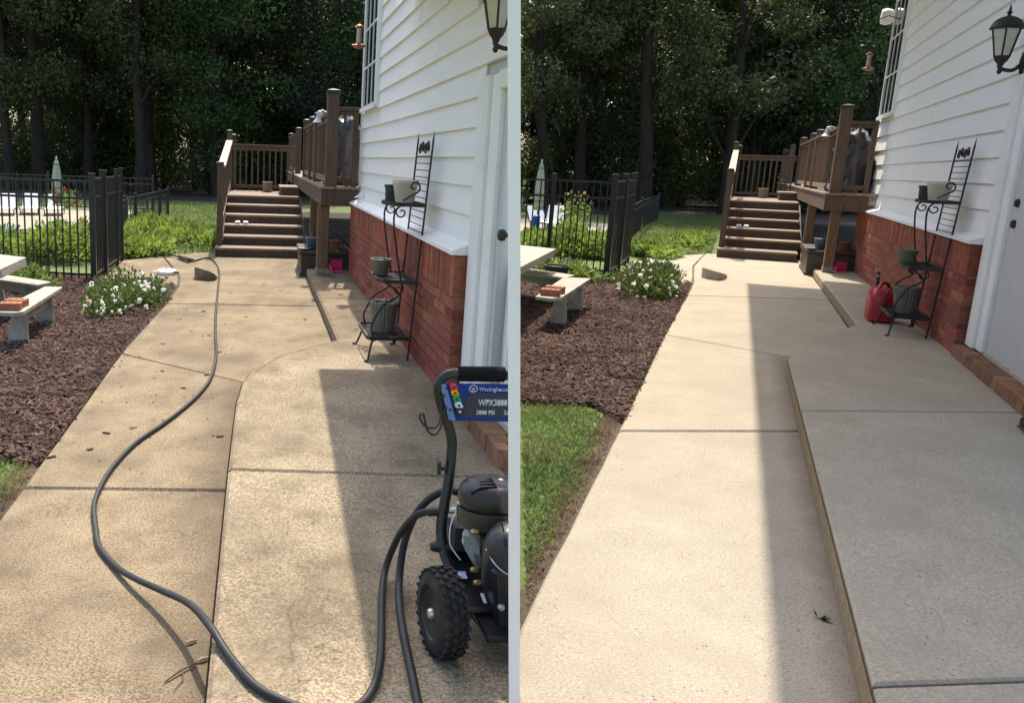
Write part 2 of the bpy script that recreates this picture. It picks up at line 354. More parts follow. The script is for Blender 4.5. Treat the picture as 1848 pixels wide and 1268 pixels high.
# ================================================================== THE SETTING
g = MB(); g.add([(-300, -60, -.035), (300, -60, -.035), (300, 500, -.035), (-300, 500, -.035)], [(0, 1, 2, 3)])
me = mesh_of(g, 'ground'); me.materials.append(m_lawn); o = bpy.data.objects.new('ground', me); COL.objects.link(o); tag(o, kind='structure')
g = MB(); g.add([(-160, 33, -.028), (160, 33, -.028), (160, 200, -.028), (-160, 200, -.028)], [(0, 1, 2, 3)])
me = mesh_of(g, 'forest_floor'); me.materials.append(m_forest); o = bpy.data.objects.new('forest_floor', me); COL.objects.link(o); tag(o, kind='structure')

# the white partition wall between the two yards (leans by about four degrees, end on to the walker)
ru = (Vector((DP.x, DP.y, 0))).normalized(); dn = (DQ - DP).normalized()
rt = DN * .0152
near = DC + (DP - DC)                                   # on the plane, 2.2 m ahead, eye height
def dpt(dist, z):                                       # a point of the partition's middle plane
    p = DC + ru * dist; k = (z - 1.6) / dn.z; return p + dn * k
mbp = MB(); a0, a1, b0, b1 = dpt(2.24, -.12), dpt(2.24, 2.5), dpt(2.62, -.12), dpt(2.62, 2.5)
mbp.hexa([a0 - rt, a0 + rt, b0 + rt, b0 - rt, a1 - rt, a1 + rt, b1 + rt, b1 - rt])
me = mesh_of(mbp, 'divider_wall', bevel=.0015); me.materials.append(m_part)
o = bpy.data.objects.new('divider_wall', me); COL.objects.link(o); tag(o, 'tall thin white panel standing upright between the two yards', 'wall')

def offset_poly(poly, d):
    n = len(poly); ar = sum(poly[i][0] * poly[(i + 1) % n][1] - poly[(i + 1) % n][0] * poly[i][1] for i in range(n)); s = 1 if ar > 0 else -1; out = []
    for i in range(n):
        p, q, r_ = Vector(poly[i - 1]), Vector(poly[i]), Vector(poly[(i + 1) % n])
        e1, e2 = (q - p).normalized(), (r_ - q).normalized(); n1, n2 = Vector((-e1.y, e1.x)) * s, Vector((-e2.y, e2.x)) * s
        b = (n1 + n2); b = b / max(.4, b.length_squared / 2) / 1.0; out.append(tuple(q + b * d))
    return out
def slab(t, poly, z0, z1, mat, gap=.006, ch=.012, name='slab'):
    """a concrete slab with eased top edges, slightly wavering sides"""
    p0 = offset_poly(poly, gap); p1 = offset_poly(poly, gap + ch); n = len(p0); m = MB()
    ar = sum(poly[i][0] * poly[(i + 1) % n][1] - poly[(i + 1) % n][0] * poly[i][1] for i in range(n))
    if ar < 0: p0.reverse(); p1.reverse()
    m.add([(x, y, z0) for x, y in p0] + [(x, y, z1 - ch) for x, y in p0] + [(x, y, z1) for x, y in p1],
          [tuple(range(2 * n, 3 * n))] + [(i, (i + 1) % n, n + (i + 1) % n, n + i) for i in range(n)] + [(n + i, n + (i + 1) % n, 2 * n + (i + 1) % n, 2 * n + i) for i in range(n)])
    return t.part(name, m, mat, cut=True)
def densify(poly, step=.35, amp=.004):
    out = []
    for i in range(len(poly)):
        p, q = Vector(poly[i]), Vector(poly[(i + 1) % len(poly)]); k = max(1, int((q - p).length / step))
        for j in range(k):
            c = p.lerp(q, j / k); out.append((c.x + (random.uniform(-amp, amp) if j else 0), c.y + (random.uniform(-amp, amp) if j else 0)))
    return out

SETUP = {
 'L': dict(walkL=-1.12, land=-.13, brick=1.22, sid=1.34, zb=.13, strip=.70, strip_end=7.27,
           land_poly=[(-.13, .7), (-.13, 4.09), (-.12, 5.3), (-.09, 5.81), (-.04, 6.1), (.05, 6.4), (.17, 6.65), (.44, 7.03), (.69, 7.27), (1.24, 7.29), (1.24, .7)],
           land_cut=[((-.3, 4.10), (1.4, 3.96))],
           slabs=[[(-1.13, .7), (-1.12, 4.17), (.3, 4.12), (.3, .7)],
                  [(-1.12, 4.18), (-1.10, 7.2), (.3, 5.97), (.3, 4.13)],
                  [(-1.10, 7.21), (-.99, 9.77), (.70, 9.78), (.70, 5.6)],
                  [(-.99, 9.79), (-.97, 11.2), (-1.05, 12.2), (-1.5, 14.5), (-1.0, 15.2), (.70, 15.2), (.70, 9.80)],
                  [(-1.06, 12.2), (-.985, 11.25), (-1.35, 11.45), (-2.0, 12.0), (-2.05, 13.8), (-1.51, 14.5)]]),
 'R': dict(walkL=-.51, land=.53, brick=1.86, sid=1.98, zb=.13, strip=1.29, strip_end=10.55,
           land_poly=[(.53, .7), (.53, 6.3), (.53, 8.05), (.57, 8.25), (.78, 9.0), (1.02, 9.7), (1.28, 10.5), (1.88, 10.6), (1.88, .7)],
           land_cut=[((.3, 6.13), (2.0, 7.07)), ((.3, 2.70), (2.0, 3.7))],
           slabs=[[(-.55, .7), (-.51, 5.62), (.9, 6.43), (.9, .7)],
                  [(-.51, 5.64), (-.5, 9.35), (.9, 8.72), (.9, 6.45)],
                  [(-.5, 9.37), (-.45, 12.61), (1.29, 13.42), (1.29, 8.53)],
                  [(-.45, 12.63), (-.44, 14.2), (-.55, 16.8), (-.45, 19.6), (1.29, 19.6), (1.29, 13.44)],
                  [(-.45, 14.2), (-1.6, 14.6), (-1.62, 16.6), (-1.0, 18.6), (-.46, 19.4), (-.56, 16.8)]])}
def split(poly, p, q):
    """split a polygon by the line p-q"""
    p, q = Vector(p), Vector(q); nrm = Vector((-(q - p).y, (q - p).x)); A_, B_ = [], []
    for i in range(len(poly)):
        a, b = Vector(poly[i]), Vector(poly[(i + 1) % len(poly)]); da, db = (a - p).dot(nrm), (b - p).dot(nrm)
        (A_ if da > 0 else B_).append(tuple(a))
        if da * db < 0:
            c = a.lerp(b, da / (da - db)); A_.append(tuple(c)); B_.append(tuple(c))
    return A_, B_
for pl, S in SETUP.items():
    wk = Thing('walkway', pl, (S['walkL'], 2, 0), kind='structure')
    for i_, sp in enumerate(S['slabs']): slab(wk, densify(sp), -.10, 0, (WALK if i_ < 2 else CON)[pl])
    bed = MB().prism([(S['walkL'] + .02, .8), (S['walkL'] + .03, 14), (S['brick'], 14.6), (S['brick'], .8)], -.09, -.012); wk.part('joint_bed', bed, m_gap2, cut=True)
    ld = Thing('landing', pl, (S['land'], 2, 0), kind='structure')
    ps = [S['land_poly']]
    for c in S['land_cut']: ps = [x for p in ps for x in split(p, *c) if len(x) > 2]
    for p in ps: slab(ld, p, -.02, S['zb'], LAND[pl], .008, .009 if pl == 'R' else .014)
    st = Thing('curb_strip', pl, (S['strip'], S['strip_end'], 0), kind='structure')
    e = S['strip_end']; far = 12.6 if pl == 'L' else 16.6
    j = [e + .012, e + (far - e) * .45, far]
    for a, b in zip(j, j[1:]): slab(st, [(S['strip'], a), (S['strip'], b), (S['brick'] + .05, b), (S['brick'] + .05, a)], -.02, S['zb'] - .015, CON[pl], .005, .012)
    ed = MB().box(S['strip'] - .004, S['strip'] + .01, e + .02, far - .02, 0.002, S['zb'] - .03); st.part('curb_face', ed, CURB[pl])
    ce = MB()
    q = [p for p in S['land_poly'] if p[0] < S['strip'] + .02]
    q = q[:2] + q[2:]
    for a, b in zip(q, q[1:]):
        a, b = Vector(a), Vector(b); n_ = Vector((-(b - a).y, (b - a).x)).normalized() * -.001
        ce.add([(a.x + n_.x, a.y + n_.y, .001), (b.x + n_.x, b.y + n_.y, .001), (b.x + n_.x, b.y + n_.y, S['zb'] - .018), (a.x + n_.x, a.y + n_.y, S['zb'] - .018)], [(0, 1, 2, 3)])
    ld.part('riser_face', ce, CURB[pl])
    if pl == 'L':                                   # the paler worn lip round the curved end
        lip = offset_poly(S['land_poly'], .022); lip2 = offset_poly(S['land_poly'], .052); wl = MB()
        for i in range(2, 8): wl.add([(*lip[i], S['zb'] + .0025), (*lip[i + 1], S['zb'] + .0025), (*lip2[i + 1], S['zb'] + .0025), (*lip2[i], S['zb'] + .0025)], [(0, 1, 2, 3)])
        ld.part('worn_lip', wl, M('worn_concrete_lip', (.255, .205, .138), .9, .45, 60, .3, spec=.15, stain=((.12, .09, .06), 4, .8)))
    # the low ramped edge beside the path
    rp = Thing('ramp_edge', pl, ((-.72, 11.8, 0) if pl == 'L' else (-.2, 14.9, 0)), kind='structure')
    if pl == 'L': ed = [(-.82, 11.85), (-.78, 11.78), (-.62, 11.66), (-.54, 11.72), (-.52, 11.9), (-.6, 13.6), (-.86, 13.6)]
    else: ed = [(-.36, 14.97), (-.3, 14.85), (-.12, 14.70), (-.02, 15.0), (0, 15.4), (-.06, 17.2), (-.42, 17.2)]
    n = len(ed); hz = .155 if pl == 'L' else .15
    hs = [1, 1, .82, .5, .15, 0, .15]
    m = MB().add([(x, y, -.01) for x, y in ed] + [(x, y, .004 + hz * h) for (x, y), h in zip(ed, hs)], [tuple(reversed(range(n)))] + [(n, n + 1, n + 2), (n, n + 2, n + 3), (n, n + 3, n + 4), (n, n + 4, n + 6), (n + 4, n + 5, n + 6)] + [(i, (i + 1) % n, n + (i + 1) % n, n + i) for i in range(n)])
    rp.part('ramp_slab', m, CON[pl])

# ---------------------------------------------------------------- mulch beds and lawn
def right_ok(pl, X, Y, Z=0.0, m=.03):
    """keep scatter on its own side of the partition"""
    a = AZ[pl]; wx = X * math.cos(a) + Y * math.sin(a); wy = -X * math.sin(a) + Y * math.cos(a)
    d = wx * DN.x + wy * DN.y + (Z - 1.6) * DN.z
    return d < -m if pl == 'L' else d > m
def inpoly(X, Y, poly):
    ins = np.zeros(len(X), bool); n = len(poly)
    for i in range(n):
        x0, y0 = poly[i]; x1, y1 = poly[(i + 1) % n]
        c = ((y0 > Y) != (y1 > Y)) & (X < (x1 - x0) * (Y - y0) / ((y1 - y0) + 1e-12) + x0); ins ^= c
    return ins
BED = {'L': [(-1.125, 4.55), (-1.30, 4.62), (-1.9, 4.45), (-4.2, 4.6), (-4.2, 12.6), (-2.0, 11.9), (-1.38, 11.5), (-1.0, 11.4), (-1.0, 9.8), (-1.11, 7.2)],
       'R': [(-.52, 5.9), (-.75, 6.25), (-1.3, 6.0), (-4.2, 5.7), (-4.2, 14.5), (-1.65, 14.6), (-.48, 14.2), (-.47, 12.6), (-.51, 9.35)]}
def chips(name, pl, poly, n, kind='stuff'):
    xs, ys = [p[0] for p in poly], [p[1] for p in poly]
    X = RNG.uniform(min(xs), max(xs), n * 3); Y = min(ys) + (max(ys) - min(ys)) * RNG.uniform(0, 1, n * 3) ** 1.25
    k = inpoly(X + RNG.normal(0, .02, n * 3), Y, poly) & right_ok(pl, X, Y, 0, .05); X, Y = X[k][:n], Y[k][:n]; n = len(X)
    c = np.stack([X, Y, RNG.uniform(-.012, .02, n)], 1)
    yaw = RNG.uniform(0, math.pi, n); pit = RNG.normal(0, .28, n); d = np.stack([np.cos(yaw) * np.cos(pit), np.sin(yaw) * np.cos(pit), np.sin(pit)], 1)
    a = unit(np.cross(d, np.stack([RNG.normal(0, .35, n), RNG.normal(0, .35, n), np.ones(n)], 1))); nn = np.cross(a, d)
    big = (RNG.uniform(0, 1, n) < .2)[:, None]; l = RNG.uniform(.018, .07, n)[:, None] * np.where(big, 1.5, 1.0); w_ = RNG.uniform(.005, .015, n)[:, None] * np.where(big, 1.9, 1.0); h_ = RNG.uniform(.002, .007, n)[:, None]
    q = []
    for sx, sy, sz in ((-1, -1, 0), (1, -.7, 0), (1, .7, 0), (-1, 1, 0), (-.9, -.8, 1), (.9, -.5, 1), (.95, .6, 1), (-.8, .7, 1)): q.append(c + d * l * sx * .5 + a * w_ * sy * .5 + nn * h_ * sz)
    v = np.stack(q, 1).reshape(-1, 3); b = (np.arange(n) * 8)[:, None]
    f = np.concatenate([b + np.array(t) for t in ((4, 5, 6, 7), (0, 1, 5, 4), (1, 2, 6, 5), (2, 3, 7, 6), (3, 0, 4, 7))], 0)
    me = npmesh(name, v, f, m_chip); o = bpy.data.objects.new(name, me); COL.objects.link(o); o.rotation_euler = (0, 0, -AZ[pl]); return o
GRASS = {'L': [([(-1.15, 2.0), (-1.16, 4.2), (-1.19, 4.55), (-1.5, 4.7), (-2.6, 4.6), (-2.6, 2.0)], 22000, (.022, .05), .0032)],
         'R': [([(-.56, 2.2), (-.61, 3.6), (-.57, 4.5), (-.63, 5.2), (-.70, 6.1), (-1.1, 6.35), (-2.4, 6.0), (-2.4, 2.2)], 26000, (.022, .05), .0032)]}
def grass(name, pl, poly, n, hh, ww, mat=None):
    xs, ys = [p[0] for p in poly], [p[1] for p in poly]
    X = RNG.uniform(min(xs), max(xs), n * 2); Y = RNG.uniform(min(ys), max(ys), n * 2)
    k = inpoly(X + RNG.normal(0, .03, n * 2), Y + RNG.normal(0, .06, n * 2), poly) & right_ok(pl, X, Y, 0, .05); X, Y = X[k][:n], Y[k][:n]; n = len(X)
    p = np.stack([X, Y, np.full(n, -.035)], 1); yaw = RNG.uniform(0, 6.283, n); l = RNG.uniform(hh[0], hh[1], n)[:, None]
    s = np.stack([np.cos(yaw), np.sin(yaw), np.zeros(n)], 1); t = np.stack([RNG.normal(0, .5, n), RNG.normal(0, .5, n), np.ones(n)], 1)
    w_ = ww * RNG.uniform(.6, 1.5, n)[:, None]; mid = p + unit(t) * l * .6; tip = mid + unit(t * np.array([1.9, 1.9, .7])) * l * .5
    v = np.stack([p - s * w_, p + s * w_, mid + s * w_ * .8, tip, mid - s * w_ * .8], 1).reshape(-1, 3); b = (np.arange(n) * 5)[:, None]
    me = npmesh(name, v, b + np.arange(5), mat or m_grass); o = bpy.data.objects.new(name, me); COL.objects.link(o); o.rotation_euler = (0, 0, -AZ[pl]); return o
for pl in 'LR':
    wd = 'stained' if pl == 'L' else 'washed'
    b = BED[pl]
    mb = MB().add([(x, y, -.02) for x, y in b], [tuple(range(len(b)))]); mb.v = mb.v
    solo('mulch_bed', pl, (b[0][0], b[0][1], -.02), mb, m_mulch, kind='structure', cut=True)
    o = chips('bark_mulch', pl, b, 26000); tag(o, 'brown shredded bark mulch along the %s walk' % wd, 'mulch', kind='stuff')
    for poly, n, hh, ww in GRASS[pl]:
        o = grass('grass', pl, poly, n, hh, ww); tag(o, 'short green grass patch at the near end of the %s walk' % wd, 'grass', kind='stuff')
m_dry = M('dry_grass', (.20, .145, .085), .8, .4, 3, 0, col2=(.32, .25, .15), trans=.3)
m_soil2 = M('bare_edge_soil', (.075, .055, .038), .98, .45, 20, .8, col2=(.14, .105, .075))
for pl, xs_, ys_ in (('L', -1.125, (1.8, 4.7)), ('R', -.535, (2.0, 6.3))):
    pts = []; y = ys_[0]; rr = random.Random(3)
    while y < ys_[1]: pts.append((xs_ - rr.uniform(.0, .09), y)); y += .12
    solo('soil_edge', pl, (xs_, 3, -.03), MB().add([(xs_ + .03, ys_[0], -.029)] + [(x, y, -.029) for x, y in pts] + [(xs_ + .03, ys_[1], -.029)], [tuple(range(len(pts) + 2))]), m_soil2, kind='structure')
    o = grass('dry_grass', pl, [(xs_ + .0, ys_[0]), (xs_ + .0, ys_[1]), (xs_ - .13, ys_[1]), (xs_ - .10, (ys_[0] + ys_[1]) / 2), (xs_ - .12, ys_[0])], 2600, (.015, .045), .003, m_dry)
    tag(o, 'dry brown grass fringe along the %s walk edge' % ('stained' if pl == 'L' else 'washed'), 'grass', kind='stuff')
fl = {'L': ([(-2.3, 14.6), (-1.1, 15.0), (-.75, 15.4), (-.75, 31), (-3.2, 31), (-3.4, 19.5), (-4.6, 17.2), (-14, 16.5), (-14, 13.5), (-3.2, 13.0)], 30000), 'R': ([(-1.9, 18.3), (-.5, 19.6), (-.35, 20), (-.35, 37), (-2.8, 37), (-3.0, 20.5), (-4.2, 19.2), (-7.5, 18.5), (-6.5, 15.5)], 30000)}
for pl in 'LR':
    o = grass('lawn_grass', pl, fl[pl][0], fl[pl][1], (.06, .16), .012)
    tag(o, 'sunlit lawn beyond the fence beside the %s walk' % ('stained' if pl == 'L' else 'washed'), 'lawn', kind='stuff')
if True:   # loose flakes on the unwashed walk
    fb = MB()
    pts = [(-.72, 5.15), (-.86, 5.05), (-.62, 4.98), (-.9, 4.75), (-.66, 4.86), (-.55, 5.3), (-.3, 7.3), (-.42, 8.0), (-.6, 8.2), (-.2, 5.0), (-.5, 6.1), (-.7, 6.6), (-.36, 6.5), (-.8, 7.6), (-1.08, 4.62), (.5, 8.9), (-.1, 9.0), (-.55, 9.3), (-.75, 8.8), (.95, 9.9), (.85, 10.2), (1.0, 10.6), (.9, 7.8), (1.05, 9.2), (.3, 10.9), (.1, 11.5), (-.3, 10.6)]
    for x, y in pts + [(random.uniform(-1.05, -.2), random.uniform(4.3, 9.6)) for _ in range(40)]:
        big = (x, y) in pts; z = .003 if x < .7 else .12
        fb.obox((x, y, z + .003), (random.uniform(.025, .055) if big else random.uniform(.006, .016), random.uniform(.01, .028) if big else .008, .003), rz=random.uniform(-.8, .8), rx=random.uniform(-.1, .1))
    solo('bark_litter', 'L', (-.5, 5, 0), fb, m_chipd, 'loose bark flakes scattered over the stained concrete walk', 'bark', kind='stuff')

# ================================================================== HOUSES
def lap_board(t, pl, sv, z0, h, u0, u1):
    m = MB().xsec([(sv - .036, z0), (sv - .034, z0 + .004), (sv - .006, z0 + h + .02), (sv, z0 + h + .02), (sv, z0)], u0, u1)
    return t.part('siding_board', m, m_white, cut=(pl == 'L'))
def brick_skin(t, bv, depth, u0, u1, z0, courses, ch, soldier, blen, sw, parent):
    """running bond below a soldier course; every brick its own piece"""
    jt = .013
    bm_ = {}
    def bmesh_for(l, d, h, key):
        if key not in bm_: bm_[key] = cmesh('brick', MB().box(0, d, 0, l, 0, h), m_brick, bevel=.003)
        return bm_[key]
    for c in range(courses):
        z = z0 + c * ch; u = u0; first = True; half = c % 2
        while u < u1 - .02:
            l = (blen / 2 if (first and half) else blen); l = min(l, u1 - u); first = False
            t.inst(bmesh_for(1.0, depth, ch - jt, 'b'), 'brick', (bv + random.uniform(-.003, .002), u, z), parent, scale=(1, max(.02, l - jt), 1)); u += l
    zs = z0 + courses * ch; n = int(round((u1 - u0) / sw)); w_ = (u1 - u0) / n
    for i in range(n):
        t.inst(bmesh_for(w_ - jt * .8, depth, soldier - jt, 's'), 'brick', (bv - .004 + random.uniform(-.003, .002), u0 + i * w_, zs), parent)
def lantern(pl, v, u, z, sc, label, cut=False):
    """hexagonal wall lantern: z is the underside of the glass cage, v the wall face"""
    t = Thing('wall_lantern', pl, (v, u, z), label, 'lantern', 'wall lanterns')
    c = Vector((v - .17 * sc, u, z)); k = sc
    hexp = lambda r_, zz: [(c.x + r_ * math.cos(a * math.pi / 3 + .3), c.y + r_ * math.sin(a * math.pi / 3 + .3), c.z + zz) for a in range(6)]
    t.part('back_plate', MB().lathe([(.03 * k, 0), (.062 * k, -.006), (.062 * k, -.02), (.03 * k, -.03)], 20, (v, u, z - .06 * k), axis='x', sy=1.5), m_iron, smooth=True, cut=cut)
    t.part('arm', MB().tube(smoothpath([(v - .02, u, z - .07 * k), (v - .08 * k, u, z - .12 * k), (c.x, c.y, z - .10 * k), (c.x, c.y, z - .04 * k)]), .016 * k, 8), m_iron, smooth=True, cut=cut)
    t.part('base_cup', MB().lathe([(.012 * k, -.15 * k), (.02 * k, -.13 * k), (.012 * k, -.10 * k), (.03 * k, -.06 * k), (.045 * k, -.045 * k), (.06 * k, -.012 * k), (.066 * k, 0)], 6, c), m_iron, cut=cut)
    lo, hi = hexp(.062 * k, 0), hexp(.112 * k, .22 * k)
    gl = MB()
    for a in range(6): gl.add([lo[a], lo[(a + 1) % 6], hi[(a + 1) % 6], hi[a]], [(0, 1, 2, 3)])
    for a in range(6):
        t.part('glass_pane', MB().add([lo[a], lo[(a + 1) % 6], hi[(a + 1) % 6], hi[a]], [(0, 1, 2, 3)]), m_lglass, cut=cut)
        t.part('frame_bar', MB().tube([lo[a], hi[a]], .0075 * k, 6), m_iron, cut=cut)
    rim = MB().lathe([(.112 * k, .215 * k), (.128 * k, .218 * k), (.128 * k, .232 * k), (.11 * k, .236 * k)], 6, c); 
    t.part('rim', rim, m_iron, cut=cut)
    dm = t.part('dome', MB().lathe([(.122 * k, .234 * k), (.115 * k, .26 * k), (.095 * k, .29 * k), (.065 * k, .312 * k), (.03 * k, .325 * k), (.014 * k, .33 * k), (.014 * k, .345 * k), (.024 * k, .355 * k), (.012 * k, .368 * k), (.01 * k, .385 * k), (.002, .425 * k)], 18, c), m_iron, smooth=True, cut=cut)
    t.part('bulb', MB().lathe([(.008, .0), (.03 * k, .02 * k), (.042 * k, .08 * k), (.042 * k, .15 * k), (.03 * k, .19 * k), (.005, .205 * k)], 16, c), m_bulb, smooth=True, cut=cut)
    return t

def house(pl, P, label):
    S = SETUP[pl]; bv, sv, zb = S['brick'], S['sid'], S['zb']; uc, uf, u0 = P['corner'], P['far'], P['near']; cut = pl == 'L'
    t = Thing('house', pl, (bv, uc, 0), label, 'house')
    top = P['top']
    # body behind the cladding
    if pl == 'L':
        body = MB()
        poly = [(sv + .003, 4.85), (sv + .003, uf - .03), (sv + .9, uf - .03), (sv + .9, 10.4), (sv + .10, 7.0), (sv + .05, 5.5)]
        n = len(poly); hz = [top(p[1]) for p in poly]
        body.add([(x, y, 0) for x, y in poly] + [(x, y, h) for (x, y), h in zip(poly, hz)], [tuple(reversed(range(n))), tuple(range(n, 2 * n))] + [(i, (i + 1) % n, n + (i + 1) % n, n + i) for i in range(n)])
    else:
        body = MB().box(sv + .003, sv + 4.5, u0, uf - .03, 0, top(0))
    t.part('wall', body, m_clearwall, cut=cut)
    # brick base
    zt = P['brick_top']; core = MB().box(bv + .012, sv + .02, uc + .012, uf - .004, 0.0, zt - .006)
    bw = t.part('brick_wall', core, m_mortar)
    brick_skin(t, bv, .10, uc, uf, zb - P['under'], P['courses'], P['ch'], zt - (zb - P['under'] + P['courses'] * P['ch']), P['blen'], P['sw'], bw)
    # return of the brick base at the door
    ends = cmesh('brick_end', MB().box(0, sv - bv - .11, 0, .02, 0, P['ch'] - .009), m_brick, bevel=.003)
    for c in range(P['courses']): t.inst(ends, 'brick', (bv + .106, uc - .004, zb - P['under'] + c * P['ch']), bw)
    hs = zt - (zb - P['under'] + P['courses'] * P['ch'])
    t.inst(cmesh('brick_end', MB().box(0, sv - bv - .11, 0, .02, 0, hs - .009), m_brick, bevel=.003), 'brick', (bv + .106, uc - .004, zt - hs), bw)
    # far return
    t.part('sloped_ledge', MB().xsec([(bv - .03, zt - .004), (bv - .03, zt + .02), (sv - .02, zt + .072), (sv - .001, zt + .072), (sv - .001, zt - .004)], uc - .02, uf + .03), m_trim)
    # siding
    z = zt + .062; h = P['lap']
    while z < top(uf) - .02:
        us = u0 if z > P['door_top'] + .12 else P['trim'] + P['cw']
        if pl == 'L' and z + h > 2.55: us = max(us, 4.85 + (z + h - 2.56) / .197)
        if us < uf - .1:
            bj = random.uniform(us + (uf - us) * .2, us + (uf - us) * .85); hh_ = min(h, top(uf) - z)
            lap_board(t, pl, sv, z, hh_, us, bj - .003); lap_board(t, pl, sv + random.uniform(-.0015, .0005), z, hh_, bj + .003, uf - .06)
        z += h
    t.part('corner_board', MB().box(sv - .03, sv + .06, uf - .06, uf + .03, zt + .09, top(uf)), m_trim, bevel=.004)
    # door
    ut, dt = P['trim'], P['door_top']
    cw = P['cw']; t.part('door_casing', MB().box(sv - .055, sv + .10, ut + cw * .45, ut + cw, zb + .11, dt + .10), m_trim, bevel=.006, cut=cut); t.part('door_casing', MB().box(sv - .028, sv + .10, ut, ut + cw * .45 - .001, zb + .11, dt + .10), m_trim, bevel=.006, cut=cut)
    t.part('door_casing', MB().box(sv + .012, sv + .11, ut - .045, ut - .001, zb + .11, dt + .02), m_trim, bevel=.004, cut=cut)
    t.part('door_header', MB().box(sv - .04, sv + .10, u0, ut - .002, dt + .012, dt + .11), m_trim, bevel=.006, cut=cut)
    t.part('door_gap', MB().box(sv + .085, sv + .095, ut - .10, ut - .045, zb + .12, dt + .01), m_blackp, cut=cut)
    dr = t.part('door', MB().box(sv + .06, sv + .10, u0, ut - .095, zb + .13, dt + .008), m_trim, cut=cut, bevel=.003)
    ul = ut - .095
    if dr:
        for (a, b) in ((.28, .85), (1.02, 1.78)):
            m = MB(); w1 = min(.52, ul - u0 - .05)
            y0, y1, z0, z1 = ul - .13 - w1, ul - .13, zb + a * (dt - zb) / 1.95, zb + b * (dt - zb) / 1.95
            for (yy0, yy1, zz0, zz1) in ((y0, y1, z0, z0 + .025), (y0, y1, z1 - .025, z1), (y0, y0 + .03, z0, z1), (y1 - .03, y1, z0, z1)):
                m.box(sv + .038, sv + .062, yy0, yy1, zz0, zz1)
            mm = t.part('panel_moulding', m, m_trim, parent=dr, cut=cut)
            mm2 = t.part('raised_panel', MB().box(sv + .048, sv + .0615, y0 + .07, y1 - .07, z0 + .07, z1 - .07), m_trim, parent=dr, bevel=.005, cut=cut)
    for kz in P['knobs']:
        t.part('door_knob', MB().lathe([(.03, .06), (.03, .05), (.012, .045), (.012, .02), (.03, .012), (.034, -.004), (.028, -.022), (.008, -.028)], 16, (sv, ul - .055, kz), axis='x'), m_blacks, smooth=True, parent=dr, cut=cut)
    # brick threshold and sill
    t.part('threshold_bed', MB().box(bv + .004, sv + .09, u0, uc - .03, 0, zb + .085), m_mortar, cut=cut)
    rb = cmesh('threshold_brick', MB().box(0, sv - bv + .02, 0, P['tw'] - .010, 0, .112), m_brick2, bevel=.004)
    u = uc - .02 - P['tw']
    while u > P['tw_end']:
        if pl == 'R' or side(wpt(pl, bv + .04, u, zb)) < -.03: t.inst(rb, 'brick', (bv - .012 + random.uniform(-.003, .003), u, zb - .014), scale=(min(1, max(.2, -side(wpt(pl, bv, u, zb)) / .15)) if pl == 'L' else 1, 1, 1))
        u -= P['tw']
    t.part('door_sill', MB().box(sv - .01, sv + .10, u0, ut + .03, zb + .099, zb + .128), M('sill_wood', (.42, .37, .30), .8, .25, 9, .2), cut=cut)
    # window
    wu0, wu1, wz0, wz1 = P['win']; fr = .055
    wd = t.part('window', MB().box(sv - .075, sv + .01, wu0, wu0 + fr, wz0, wz1).box(sv - .075, sv + .01, wu1 - fr, wu1, wz0, wz1).box(sv - .08, sv + .01, wu0 + fr, wu1 - fr, wz0, wz0 + fr * .8).box(sv - .075, sv + .01, wu0 + fr, wu1 - fr, wz1 - fr, wz1), m_trim)
    t.part('window_sill', MB().box(sv - .10, sv - .082, wu0 - .02, wu1 + .02, wz0 - .02, wz0 + .03), m_trim, parent=wd)
    nc, nr = 3, P['win_rows']; cu = (wu1 - wu0 - 2 * fr) / nc; rz_ = (wz1 - wz0 - 2 * fr) / nr
    for i in range(nc):
        for j in range(nr):
            a, b = wu0 + fr + i * cu, wz0 + fr + j * rz_
            t.part('pane', MB().box(sv - .060, sv - .050, a + .009, a + cu - .009, b + .009, b + rz_ - .009), m_glass, parent=wd)
    for i in range(1, nc): t.part('muntin', MB().box(sv - .068, sv - .048, wu0 + fr + i * cu - .008, wu0 + fr + i * cu + .008, wz0 + fr, wz1 - fr), m_trim, parent=wd)
    for j in range(1, nr): t.part('muntin', MB().box(sv - .070, sv - .049, wu0 + fr, wu1 - fr, wz0 + fr + j * rz_ - .009, wz0 + fr + j * rz_ + .009), m_trim, parent=wd)
    # small white vent flap on the ledge
    va = P['vent']; t.part('vent_flap', MB().hexa([(sv - .02, va, zt + .10), (sv - .16, va, zt + .10), (sv - .16, va + .02, zt + .10), (sv - .02, va + .02, zt + .10), (sv - .02, va, zt + .20), (sv - .03, va, zt + .20), (sv - .03, va + .02, zt + .20), (sv - .02, va + .02, zt + .20)]), m_trim)
    # unseen overhangs, added and shaped to cast shadows on the ground
    if pl == 'L':
        ev = [(.73, 8.1), (1.40, 8.1), (1.40, 5.3), (1.22, 4.85), (.86, 3.5), (.55, 3.5)]; n = len(ev)
        t.part('eave', MB().add([(x, y, top(y) + .01) for x, y in ev] + [(x, y, top(y) + .14) for x, y in ev], [tuple(range(n)), tuple(range(n, 2 * n))] + [(i, (i + 1) % n, n + (i + 1) % n, n + i) for i in range(n)]), m_shade_soffit, cut=True)  # unseen overhang, outlined so its shadow edge crosses the landing
    else:
        t.part('shade_soffit', MB().box(P['shade_v'], sv + 4.5, P['shade_near'], P['shade_far'], top(0) + .01, top(0) + .10), m_shade_soffit)  # invented cover out of view, added to shade this wall and landing
